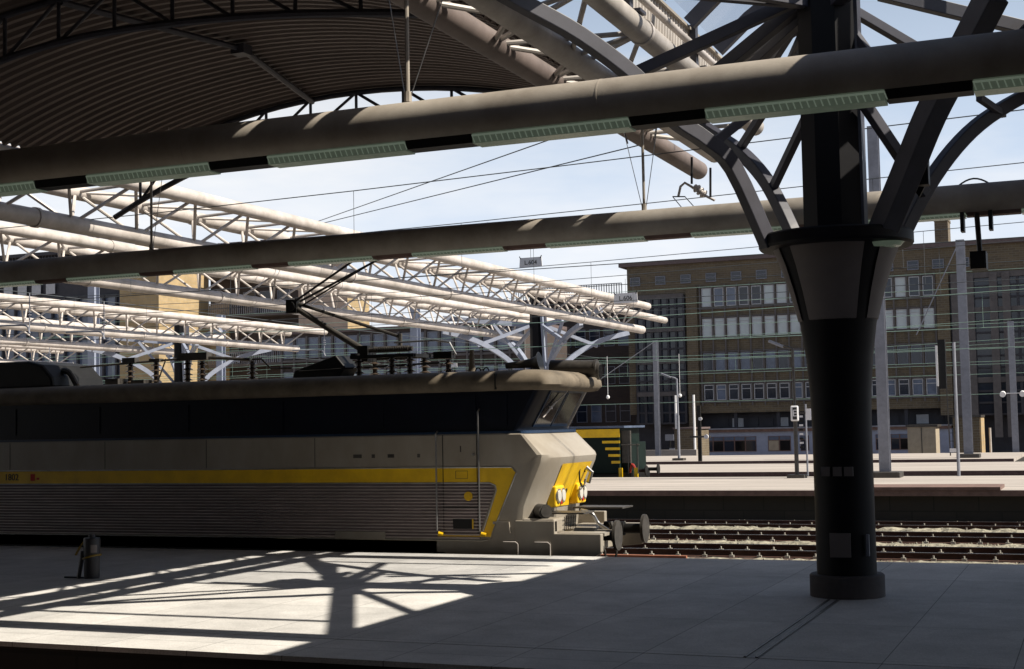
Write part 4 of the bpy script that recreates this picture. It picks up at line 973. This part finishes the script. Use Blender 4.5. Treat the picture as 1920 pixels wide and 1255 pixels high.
# ------------------------------------------------------------------ masts, lamps and signals on the far platforms
def hmast(x, y, z1, label, w_=0.32, group='galvanised catenary masts', base=True, m='mast', z0=0.0):
    t = thing('catenary_mast', label, 'mast', (x, y, z0), group)
    b = MB().box(x - w_ / 2, x + w_ / 2, y - w_ / 2, y - w_ / 2 + 0.03, z0, z1).box(x - w_ / 2, x + w_ / 2, y + w_ / 2 - 0.03, y + w_ / 2, z0, z1).box(x - 0.02, x + 0.02, y - w_ / 2 + 0.03, y + w_ / 2 - 0.03, z0, z1)
    obj('post', b, m, t, smooth=False)
    if base: obj('base', MB().box(x - 0.55, x + 0.55, y - 0.5, y + 0.5, z0, z0 + 0.2), 'grease', t, smooth=False, bevel=0.03)
    return t
m1 = hmast(-6.9, 49.8, 12.2, 'tall galvanised mast rising just right of the dark column', 0.36)
m2 = hmast(-6.12, 73.6, 10.9, 'galvanised mast standing on the far platform right of centre facade', 0.42)
obj('stay_wire', MB().tube((-6.2, 73.4, 10.7), (-8.4, 73.4, 6.2), 0.03, 6), 'mast', m2)
m3 = hmast(-4.48, 84.6, 7.4, 'short galvanised mast with two white lamps near the right edge', 0.34, base=False, z0=-0.9)
for s in (-0.55, 0.5): obj('floodlight', MB().tube((-4.48 + s, 84.3, 3.3), (-4.48 + s, 84.0, 3.25), 0.16, 12).box(-4.48 + min(s, 0), -4.48 + max(s, 0), 84.35, 84.4, 3.3, 3.34), 'sign', m3)
m4 = hmast(-26.5, 88.0, 7.4, 'slim galvanised mast in front of the dark glazed bay left of the window wall', 0.3, base=False, z0=-0.9)
obj('stay_wire', MB().tube((-26.5, 87.8, 7.3), (-32.5, 87.8, 3.6), 0.03, 6), 'mast', m4)
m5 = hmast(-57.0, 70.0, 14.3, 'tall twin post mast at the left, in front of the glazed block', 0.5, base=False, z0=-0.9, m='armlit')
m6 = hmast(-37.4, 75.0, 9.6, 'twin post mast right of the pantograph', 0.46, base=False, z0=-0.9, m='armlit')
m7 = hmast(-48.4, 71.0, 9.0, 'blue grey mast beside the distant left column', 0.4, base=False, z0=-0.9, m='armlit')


def lamp_post(x, y, z1, reach, label, m='grease', dbl=False, tilt=0.3):
    t = thing('lamp_post', label, 'lamp post', (x, y, 0), 'platform lamp posts')
    obj('post', MB().tube((x, y, 0), (x, y, z1 * 0.55), 0.075, 10).tube((x, y, z1 * 0.55), (x - 0.02, y, z1), 0.05, 10), m, t)
    for s in ((1, -1) if dbl else (1,)):
        obj('lamp_arm', MB().path(smooth_path([(x, y, z1 - 0.3), (x - 0.03 * s, y, z1 - 0.05), (x - 0.15 * s, y, z1 + 0.05), (x - reach * s * 0.5, y, z1 + tilt * 0.4)]), 0.035, 8), m, t)
        obj('lamp_head', MB().beam([(x - reach * s * 0.4, y, z1 + tilt * 0.25), (x - reach * s, y, z1 + tilt)], 0.14, 0.1), 'mast', t, smooth=False, bevel=0.02)
    obj('base', MB().box(x - 0.3, x + 0.3, y - 0.3, y + 0.3, 0, 0.12), 'grease', t, smooth=False)
    return t
lamp_post(-9.9, 49.6, 4.55, 0.85, 'dark lamp post on the second platform just left of the dark column')
lamp_post(-27.1, 72.5, 4.2, 0.9, 'pale thin lamp post right of the shunter', 'mast', True)
lamp_post(-21.0, 73.6, 4.4, 0.9, 'thin lamp post left of the window wall, by the brick hut', 'mast')
p = at(1490, 775, Y=49.4)
t = thing('route_indicator', 'white signal box showing a black E on a pole beside the dark lamp post', 'signal', (p.x, p.y, p.z))
obj('case', MB().box(p.x - 0.15, p.x + 0.12, p.y, p.y + 0.2, p.z - 0.28, p.z + 0.26), 'sign', t, smooth=False, bevel=0.04)
obj('screen', MB().box(p.x - 0.07, p.x + 0.08, p.y - 0.012, p.y, p.z - 0.22, p.z + 0.2), 'ink', t, smooth=False)
text_obj('letter', 'E', 0.34, (p.x + 0.0, p.y - 0.015, p.z - 0.01), (1, 0, 0), (0, 0, 1), 'sign', t)
obj('back_case', MB().box(p.x + 0.36, p.x + 0.52, p.y + 0.1, p.y + 0.3, p.z - 0.25, p.z + 0.15), 'sign', t, smooth=False)
obj('bracket', MB().box(p.x + 0.12, p.x + 0.36, p.y + 0.08, p.y + 0.14, p.z - 0.03, p.z + 0.03), 'grease', t, smooth=False)
p = at(1508, 835, Y=51.5)
t = thing('signal_ladder', 'slim signal pole with a small lattice ladder left of the dark column', 'signal', (p.x, p.y, 0.0))
b = MB().tube((p.x + 0.09, p.y, 0.0), (p.x + 0.09, p.y, 2.6), 0.035, 8)
obj('post', b, 'mast', t)
for k in range(9): obj('rung', MB().box(p.x - 0.16, p.x - 0.02, p.y - 0.02, p.y + 0.02, 1.0 + 0.16 * k, 1.07 + 0.16 * k), 'sign' if k % 2 else 'black', t, smooth=False)
p = at(1313, 865, Z=0)
t = thing('signal_post', 'dark short signal post with small pale lamps on the far platform', 'signal', p)
obj('post', MB().box(p.x - 0.09, p.x + 0.09, p.y - 0.08, p.y + 0.08, 0, 2.9), 'black', t, smooth=False)
obj('cross_arm', MB().box(p.x - 0.5, p.x + 0.6, p.y - 0.1, p.y, 1.22, 1.32), 'grease', t, smooth=False)
obj('lamp', MB().tube((p.x + 0.4, p.y - 0.1, 1.27), (p.x + 0.4, p.y - 0.2, 1.27), 0.12, 10).tube((p.x + 0.1, p.y - 0.1, 2.2), (p.x + 0.1, p.y - 0.16, 2.2), 0.1, 10), 'sign', t)
p = at(1798, 893, Z=0)
t = thing('colour_signal', 'slender signal pole with ladder and hooded lamp head near the right edge', 'signal', p)
obj('post', MB().tube((p.x, p.y, 0), (p.x, p.y, 4.6), 0.055, 8), 'mast', t)
obj('ladder_rail', MB().tube((p.x - 0.25, p.y, 0.7), (p.x - 0.3, p.y, 3.4), 0.02, 6), 'grease', t)
obj('ladder_rung', MB().box(p.x - 0.27, p.x, p.y - 0.02, p.y + 0.02, 0.82, 0.95), 'sign', t, smooth=False)
for k in range(8): obj('ladder_rung', MB().tube((p.x - 0.28, p.y, 1.2 + 0.28 * k), (p.x, p.y, 1.2 + 0.28 * k), 0.012, 5), 'grease', t)
obj('signal_head', MB().box(p.x - 0.52, p.x - 0.28, p.y - 0.15, p.y + 0.1, 3.0, 4.7), 'black', t, smooth=False)
obj('hood', MB().box(p.x - 0.60, p.x - 0.53, p.y - 0.2, p.y + 0.05, 3.1, 4.5), 'sign', t, smooth=False)
for px, py, Y, lb in ((1140, 745, 72, 'left'), (1275, 742, 72, 'right')):
    p = at(px, py, Y=Y); single('platform_lamp', 'small glowing white lamp ball, ' + lb + ' of two in front of the brick building', 'lamp', MB().lathe((p.x, p.y, 0), [(0.03, p.z - 0.10), (0.09, p.z - 0.05), (0.10, p.z), (0.08, p.z + 0.07), (0.02, p.z + 0.1)], 12).tube((p.x, p.y, p.z + 0.1), (p.x, p.y, p.z + 2.2), 0.012, 5), 'sign')

# hanging number plates
for (px, py, Y, tx, sz) in ((995, 492, 36.0, 'L.604', 1.0), (1173, 559, 47.0, 'L.606', 1.0), (848, 685, 60.0, 'L.608', 0.9)):
    p = at(px, py, Y=Y); q = Y / 36.0
    k = q if tx != 'L.608' else q * 0.45
    w_, h_ = 0.34 * k, 0.135 * k
    t = thing('number_plate', ('white hanging plate lettered ' + tx + ' above the tracks') if q < 1.5 else 'tiny far blank white plate seen above the locomotive roof', 'sign', p, 'white track number plates')
    obj('plate', MB().xz([(p.x - w_, p.z - h_), (p.x + w_, p.z - h_), (p.x + w_ * 0.94, p.z + h_), (p.x - w_ * 0.94, p.z + h_)], p.y, p.y + 0.02), 'sign', t, smooth=False)
    if q < 1.5: text_obj('lettering', tx, 0.17 * k, (p.x, p.y - 0.006, p.z - 0.01 * k), (1, 0, 0), (0, 0, 1), 'ink', t)
    for s in (-1, 1): obj('clip', MB().beam([(p.x + s * w_ * 0.97, p.y - 0.01, p.z + h_ * 1.3), (p.x + s * w_ * 0.85, p.y - 0.01, p.z + h_ * 0.75)], 0.02 * k, 0.02 * k), 'black', t, smooth=False)
    obj('hanger', MB().tube((p.x, p.y + 0.01, p.z + h_), (p.x, p.y + 0.01, p.z + h_ + 0.5), 0.006, 4), 'wire', t)

# ------------------------------------------------------------------ overhead wires
WL = {22.16: 'over the locomotive', 26.8: 'over the second track', 30.9: 'over the third track', 35.0: 'over the fourth track', 38.6: 'over the track by the second platform', 53.3: 'over the shunter', 69.0: 'over the far track', 86.0: 'over the last tracks', 90.5: 'over the siding by the facade'}
for yc, l_ in WL.items():
    t = thing('contact_line', 'pair of thin overhead wires ' + l_, 'overhead wire', (-20, yc, 4.9), 'overhead contact wires')
    far = yc > 40; r = 0.009 if not far else 0.013; mm = 'wire' if not far else 'wireg'
    obj('contact_wire', MB().tube((-110, yc, 5.22), (60, yc, 5.22), r, 5), mm, t)
    sag = [(-110 + 4.25 * i, yc, 6.45 + 0.25 * math.cos((i % 14) / 14 * 2 * math.pi)) for i in range(41)]
    obj('messenger_wire', MB().path(sag, r, 5), mm, t)
    for i in range(3, 38, 2):
        x = -110 + 4.25 * i
        if -70 < x < 5: obj('dropper', MB().tube((x, yc, 5.22), (x, yc, sag[i][2]), 0.005, 4), mm, t)
for i, (y, z) in enumerate(((88.5, 9.6), (88.5, 8.1), (88.5, 5.9), (88.5, 4.4), (88.5, 3.2), (88.5, 7.4), (88.5, 10.6))):
    single('feeder_wire', ['topmost', 'second', 'fifth', 'sixth', 'lowest', 'fourth', 'highest green'][i] + ' feeder wire strung in front of the brick facade', 'overhead wire', MB().tube((-110, y, z), (40, y, z + 0.25), 0.015, 5), 'wireg', 'feeder wires before the facade')
for (a, c, l_) in ((at(560, 428, Y=40), at(1065, 250, Y=23.2), 'upper'), (at(520, 440, Y=40), at(1290, 250, Y=23.2), 'lower')):
    single('stay_cable', l_ + ' of two slanting stay cables crossing the sky between the ducts', 'cable', MB().tube(a, c, 0.012, 5), 'wire', 'slanting stay cables')
# span wires across the tracks, with insulators
for x, l_ in ((-31.0, 'left of the pantograph'), (-46.0, 'at the far left')):
    t = thing('span_wire', 'cross span wire with insulators over the tracks ' + l_, 'overhead wire', (x, 28, 6.2), 'cross span wires')
    obj('span', MB().tube((x, 24, 6.5), (x, 95, 6.5), 0.014, 5), 'wire', t)
    for yy in (26.8, 30.9, 35.0, 38.6, 53.3):
        b = MB().tube((x, yy, 5.2), (x, yy, 6.5), 0.018, 6)
        for k in range(3): b.tube((x, yy, 5.7 + 0.09 * k), (x, yy, 5.73 + 0.09 * k), 0.06, 8)
        obj('hanger', b, 'mast', t)
        obj('steady_arm', MB().path(smooth_path([(x + 0.1, yy - 0.1, 5.2), (x - 0.1, yy, 5.45), (x - 0.5, yy, 5.5), (x - 1.6, yy, 5.52)]), 0.03, 6), 'mast', t)

# ------------------------------------------------------------------ buildings
BY = 110.0
def bx(px): return at(px, 700, Y=BY).x
def bz(py, px=1400): return at(px, py, Y=BY).z
bd = thing('office_building', 'long brown brick office building with rows of metal windows and blue shop fronts', 'building', (-10, BY, -1))
XL, XR = bx(1180), 30.0
TOP = 14.85
obj('wall', MB().box(XL, XR, BY, BY + 14, 2.75, TOP), 'brick', bd, smooth=False)
obj('cornice', MB().box(XL - 0.6, XR, BY - 0.35, BY + 14.5, TOP, TOP + 0.32), 'coping', bd, smooth=False)
obj('recess_wall', MB().box(XL, XR, BY + 1.4, BY + 14, -1, 2.75), 'concd', bd, smooth=False)
obj('pier', MB().box(bx(1292), bx(1312), BY - 0.35, BY, -1.0, 12.9), 'brick', bd, smooth=False)
obj('pier', MB().box(bx(1762), bx(1786), BY - 0.35, BY, 2.2, 12.9), 'brick', bd, smooth=False)
# small square attic windows
f0 = None; atp = []
def window(w_, h_, fm, pm, x, z, y=BY - 0.02, bar=None, fw=0.06):
    f = MB(); f.box(x, x + w_, y - 0.06, y, z, z + fw).box(x, x + w_, y - 0.06, y, z + h_ - fw, z + h_).box(x, x + fw, y - 0.06, y, z + fw, z + h_ - fw).box(x + w_ - fw, x + w_, y - 0.06, y, z + fw, z + h_ - fw)
    if bar: f.box(x + fw, x + w_ - fw, y - 0.055, y, z + h_ * bar, z + h_ * bar + fw * 0.8)
    fo = obj('window', f, fm, bd_cur, smooth=False)
    obj('pane', MB().box(x + 0.02, x + w_ - 0.02, y - 0.02, y + 0.01, z + 0.02, z + h_ - 0.02), pm, fo, smooth=False)
    return fo
bd_cur = bd
for k in range(14):
    px = 1186 + 47.5 * k
    window(0.85, 0.72, 'frame', 'pane', bx(px), 13.25, bar=0.5)
# concrete bands and the window grid
rows = [(11.25, 1.5), (8.8, 1.5), (6.1, 1.45), (3.75, 1.25)]
gx0, gx1 = bx(1318), bx(1760); nb = 18; pitch = (gx1 - gx0) / nb
for (z, hh) in rows:
    obj('sill_band', MB().box(gx0 - 0.2, gx1 + 0.1, BY - 0.16, BY, z - 0.22, z - 0.06), 'conc', bd, smooth=False)
    obj('lintel_band', MB().box(gx0 - 0.2, gx1 + 0.1, BY - 0.14, BY, z + hh + 0.04, z + hh + 0.14), 'conc', bd, smooth=False)
for k in range(nb + 1): obj('mullion', MB().box(gx0 + k * pitch - 0.1, gx0 + k * pitch + 0.02, BY - 0.22, BY - 0.165, 3.3, 13.0), 'conc', bd, smooth=False)
rnd = random.Random(3)
for ri, (z, hh) in enumerate(rows):
    for k in range(nb):
        x = gx0 + k * pitch + 0.08; w_ = pitch - 0.22
        r_ = rnd.random()
        if ri == 1: pm = 'blind' if k < 9 or k > 12 or r_ < 0.8 else 'paneb'
        elif ri == 0: pm = 'blind' if r_ < 0.3 else ('paneb' if r_ < 0.6 else 'pane')
        else: pm = 'paneb' if r_ < 0.45 else 'pane'
        window(w_, hh, 'framew' if ri in (0, 1, 3) else 'frame', pm, x, z, bar=(0.25 if ri == 0 else (0.68 if ri > 1 else 0.8)), fw=0.07)
# dark glazed bays left and right of the window wall
def glazed(x0, x1, z0, z1, nx_, nz, fm='concd', pm='pane', depth=0.25, y=BY, parent=None):
    parent = parent or bd
    obj('glazed_bay', MB().box(x0, x1, y - 0.03, y, z0, z1), pm, parent, smooth=False)
    g = MB()
    for i in range(nx_ + 1):
        x = x0 + (x1 - x0) * i / nx_; g.box(x - 0.09, x + 0.09, y - depth, y - 0.031, z0, z1)
    for j in range(nz + 1):
        z = z0 + (z1 - z0) * j / nz; g.box(x0, x1, y - depth + 0.03, y - 0.035, z - 0.07, z + 0.07)
    return obj('bay_grid', g, fm, parent, smooth=False)
glazed(bx(1196), bx(1286), 2.0, 12.3, 6, 12)
for z in (12.3, 9.6, 7.0, 4.4): obj('floor_band', MB().box(bx(1196), bx(1286), BY - 0.3, BY - 0.26, z - 0.2, z + 0.15), 'conc', bd, smooth=False)
glazed(bx(1790), 12, 2.2, 12.6, 14, 12)
for px in (1790, 1818, 1862, 1886): obj('bay_column', MB().box(bx(px), bx(px) + 0.55, BY - 0.42, BY - 0.31, 0.5, 12.7), 'conc', bd, smooth=False)
for z in (12.6, 10.0, 7.4, 4.8): obj('floor_band', MB().box(bx(1790), 12, BY - 0.3, BY - 0.26, z - 0.25, z + 0.15), 'conc', bd, smooth=False)
# shop fronts at the foot, with a canopy line
obj('shop_canopy', MB().box(bx(1316), bx(1782), BY - 1.0, BY + 1.4, 1.42, 1.52), 'mast', bd, smooth=False)
obj('shop_fascia', MB().box(bx(1316), bx(1782), BY - 0.9, BY - 0.8, 1.2, 1.419), 'lip', bd, smooth=False)
obj('shop_wall', MB().box(bx(1316), bx(1782), BY - 0.7, BY + 1.39, -1, 1.2), 'shop', bd, smooth=False)
for (a, c) in ((1318, 1418), (1440, 1482), (1500, 1516), (1640, 1652), (1668, 1702), (1705, 1748)):
    fo = obj('shop_window', MB().box(bx(a), bx(c), BY - 0.74, BY - 0.7, -0.32, 0.86), 'lip', bd, smooth=False)
    n = max(1, round((c - a) / 21))
    for k in range(n):
        x0 = bx(a) + (bx(c) - bx(a)) * k / n + 0.05; x1 = bx(a) + (bx(c) - bx(a)) * (k + 1) / n - 0.05
        obj('pane', MB().box(x0, x1, BY - 0.76, BY - 0.741, -0.27, 0.5), 'beige' if (a, k) == (1440, 0) else ('glassdark' if k % 2 else 'pane'), fo, smooth=False)
        obj('pane', MB().box(x0, x1, BY - 0.76, BY - 0.741, 0.56, 0.82), 'paneb', fo, smooth=False)
for k in range(9):
    a = 1335 + 28 * k + (180 if k > 4 else 0)
    obj('recess_window', MB().box(bx(a), bx(a) + 0.9, BY + 1.33, BY + 1.39, 1.6, 2.3), 'framew' if k % 3 == 1 else 'concd', bd, smooth=False)
for k in range(5): obj('recess_post', MB().box(bx(1372 + 80 * k), bx(1372 + 80 * k) + 0.25, BY + 0.3, BY + 0.6, 1.52, 2.75), 'concd', bd, smooth=False)
# roof box and huts
single('chimney', 'squat brick chimney on the roof right of the dark column', 'chimney', MB().box(bx(1755), bx(1781), BY + 3, BY + 5, TOP + 0.33, TOP + 2.4).box(bx(1754), bx(1782), BY + 2.9, BY + 5.1, TOP + 2.4, TOP + 2.6), 'brick', smooth=False)
p = at(1728, 846, Y=103)
t = thing('metal_hut', 'beige metal equipment hut with a sunlit right end before the shop fronts', 'hut', (p.x, 103, -0.9))
x0, x1 = at(1702, 830, Y=103).x, at(1755, 830, Y=103).x
obj('wall', MB().box(x0, x1, 103, 105.5, -0.95, 1.4), 'beige', t, smooth=False); obj('roof', MB().box(x0 - 0.1, x1 + 0.15, 102.9, 105.6, 1.4, 1.55), 'grease', t, smooth=False)
obj('door_seam', MB().box((x0 + x1) / 2 - 0.03, (x0 + x1) / 2 + 0.03, 102.98, 103, -0.8, 1.35), 'grease', t, smooth=False)
x0, x1 = at(1788, 830, Y=95).x, at(1838, 830, Y=95).x
t = thing('brick_hut', 'yellowish brick hut with a brightly sunlit right side near the right edge', 'hut', (x0, 95, -1))
obj('wall', MB().box(x0, x1, 95, 98, -1, 2.0), 'brick', t, smooth=False); obj('roof', MB().box(x0, x1 + 0.12, 94.9, 98.1, 2.0, 2.15), 'grease', t, smooth=False)
obj('end_wall', MB().box(x1, x1 + 0.08, 95.1, 98, -1, 1.99), 'bricky', t, smooth=False); obj('drain_pipe', MB().tube((x1 + 0.5, 96.8, -1), (x1 + 0.5, 96.8, 1.3), 0.07, 8), 'white', t)  # right side in paler brick than the wall, sunlight put into its colour
x0, x1 = at(1265, 830, Y=100).x, at(1303, 830, Y=100).x
t = thing('brick_hut', 'plain brown brick hut left of the shop fronts', 'hut', (x0, 100, -1))
obj('wall', MB().box(x0, x1, 100, 104, -1, 1.55), 'brick', t, smooth=False); obj('roof', MB().box(x0 - 0.1, x1 + 0.1, 99.9, 104.1, 1.55, 1.68), 'coping', t, smooth=False)
for px, a, lb in ((1268, 0, 'left'), (1302, 1, 'right')):
    x = at(px, 800, Y=98).x; single('white_pole', lb + ' thin white pole standing before the brown brick hut', 'pole', MB().tube((x, 98, -1 if a else 1.6), (x, 98, 4.0), 0.09, 8), 'sign', 'thin white poles')
x = at(1256, 830, Y=99).x; t = thing('notice_board', 'small pair of white notices beside the brown brick hut', 'sign', (x, 99, -1))
obj('post', MB().tube((x, 99.1, -1), (x, 99.1, 1.2), 0.05, 6), 'black', t); obj('panel', MB().box(x - 0.35, x + 0.3, 99, 99.05, 0.75, 1.2), 'mast', t, smooth=False); obj('panel', MB().box(x - 0.05, x + 0.35, 99, 99.05, -0.3, 0.2), 'mast', t, smooth=False)
single('parapet_block', 'low pale parapet at the end of the furthest platform by the brick hut', 'wall', MB().box(-30.5, -24.5, 90, 90.4, -1, 0.25), 'plat2', smooth=False)

# middle wing, lower, left of the tall part
BM = 113.0
def mx_(px, y=BM): return at(px, 700, Y=y).x
mw = thing('office_wing', 'lower brick wing with rows of small windows behind the white truss tips', 'building', (-42, BM, -1)); bd_cur = mw
obj('wall', MB().box(mx_(880), mx_(1192), BM, BM + 12, -1, 12.6), 'brickd', mw, smooth=False)
obj('cornice', MB().box(mx_(880), mx_(1192), BM - 0.3, BM + 12, 12.6, 12.9), 'coping', mw, smooth=False)
rl = MB()
for k in range(46): 
    x = mx_(960) + (mx_(1168) - mx_(960)) * k / 45; rl.box(x - 0.03, x + 0.03, BM + 0.2, BM + 0.25, 12.9, 13.9)
rl.box(mx_(960), mx_(1168), BM + 0.2, BM + 0.25, 13.9, 13.97)
obj('roof_railing', rl, 'mast', mw, smooth=False)
for z in (8.6, 5.4, 2.2):
    for k in range(9):
        window(0.95, 1.5, 'frame', 'paneb' if (k * 3 + int(z)) % 4 == 0 else 'pane', mx_(945 + 27 * k), z, y=BM - 0.02, bar=0.6)
# left wing with a grid of blue windows
BL = 100.0
lw = thing('window_wing', 'long low wing with a grid of blue windows behind the pantograph', 'building', (-55, BL, -1)); bd_cur = lw
def lx(px): return at(px, 700, Y=BL).x
obj('wall', MB().box(lx(530), lx(985), BL, BL + 10, -1, 9.9), 'brickd', lw, smooth=False)
obj('cornice', MB().box(lx(530), lx(985), BL - 0.2, BL + 10, 9.9, 10.15), 'coping', lw, smooth=False)
pw = (lx(985) - lx(530)) / 18
for k in range(19): obj('mullion', MB().box(lx(530) + k * pw - 0.07, lx(530) + k * pw + 0.07, BL - 0.2, BL - 0.03, 0, 9.7), 'conc', lw, smooth=False)
for ri, z in enumerate((7.9, 5.1, 2.3)):
    obj('sill_band', MB().box(lx(530), lx(985), BL - 0.16, BL - 0.05, z - 0.3, z - 0.12), 'conc', lw, smooth=False)
    for k in range(18):
        window(pw - 0.3, 1.7, 'frame', ('blind' if ri == 1 and k in (1, 2, 4, 5) else 'paneb'), lx(530) + k * pw + 0.15, z, y=BL - 0.02, bar=0.55, fw=0.08)
# curtain walled block at the far left, with a sunlit end wall
CX1 = -74.5
cw = thing('glazed_block', 'tall block with blue curtain wall and sunlit pale brick end at the left', 'building', (-85, 100, -1))
obj('wall', MB().box(-125, CX1, 100, 107, -1, 17.0), 'concd', cw, smooth=False)
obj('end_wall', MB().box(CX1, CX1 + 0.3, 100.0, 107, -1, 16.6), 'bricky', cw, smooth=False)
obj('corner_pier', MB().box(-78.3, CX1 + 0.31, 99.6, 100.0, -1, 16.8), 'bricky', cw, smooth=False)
for k in range(14):
    for z in (15.3,): obj('vent_panel', MB().box(-86.5 - 1.6 * k, -85.5 - 1.6 * k, 99.75, 99.8, z - 0.7, z + 0.2), 'framew', cw, smooth=False)
gc = MB()
obj('curtain_glass', MB().box(-125, -78.4, 99.9, 99.97, 0, 14.0), 'paneb', cw, smooth=False)
for i in range(34): gc.box(-125 + 1.4 * i, -124.84 + 1.4 * i, 99.6, 99.89, 0, 14.2)
for z in (0.5, 3.5, 7.0, 10.5, 14.1): gc.box(-125, -78.4, 99.7, 99.88, z - 0.1, z + 0.1)
obj('curtain_grid', gc, 'concd', cw, smooth=False)
lv = MB()
for k in range(150): lv.box(-125 + 0.34 * k, -124.86 + 0.34 * k, 99.3, 99.4, 17.0, 18.0)
lv.box(-125.5, CX1 + 0.6, 99.0, 107.5, 18.0, 18.3).box(-125.5, CX1 + 0.6, 99.2, 107.4, 16.7, 17.0)
obj('roof_louvre', lv, 'concd', cw, smooth=False)
bk = thing('balcony_block', 'brown brick block with railed balconies behind the white trusses', 'building', (-69, 107, -1)); bd_cur = bk
def kx(px): return at(px, 600, Y=107.2).x
obj('wall', MB().box(CX1 + 0.35, kx(560), 107.2, 116, -1, 18.6), 'brickd', bk, smooth=False)
obj('cornice', MB().box(CX1 + 0.4, kx(575), 106.4, 116.4, 18.6, 19.0), 'coping', bk, smooth=False)
obj('lit_wall', MB().box(kx(385), kx(432), 107.0, 107.2, 5, 13.5), 'bricky', bk, smooth=False)  # patch of paler brick, sunlight put into the colour
for z in (8.0, 12.4, 16.0):
    obj('balcony', MB().box(kx(410), kx(565), 105.6, 107.19, z - 0.25, z), 'conc', bk, smooth=False)
    r_ = MB(); n = 40
    for k in range(n + 1):
        x = kx(410) + (kx(565) - kx(410)) * k / n; r_.box(x - 0.03, x + 0.03, 105.65, 105.7, z, z + 1.0)
    r_.box(kx(410), kx(565), 105.63, 105.72, z + 1.0, z + 1.08)
    obj('balcony_railing', r_, 'mast', bk, smooth=False)
    for k in range(4): window(1.3, 2.0, 'frame', 'pane', kx(425 + 32 * k), z + 0.1, y=107.18, bar=0.6)
single('brick_stair_tower', 'sunlit yellow brick tower behind the white trusses left of the pantograph', 'tower', MB().box(at(560, 560, Y=118).x, at(618, 560, Y=118).x, 118, 126, -1, 15.2).box(at(558, 560, Y=118).x, at(620, 560, Y=118).x, 117.8, 126.2, 15.2, 15.5), 'bricky', smooth=False)
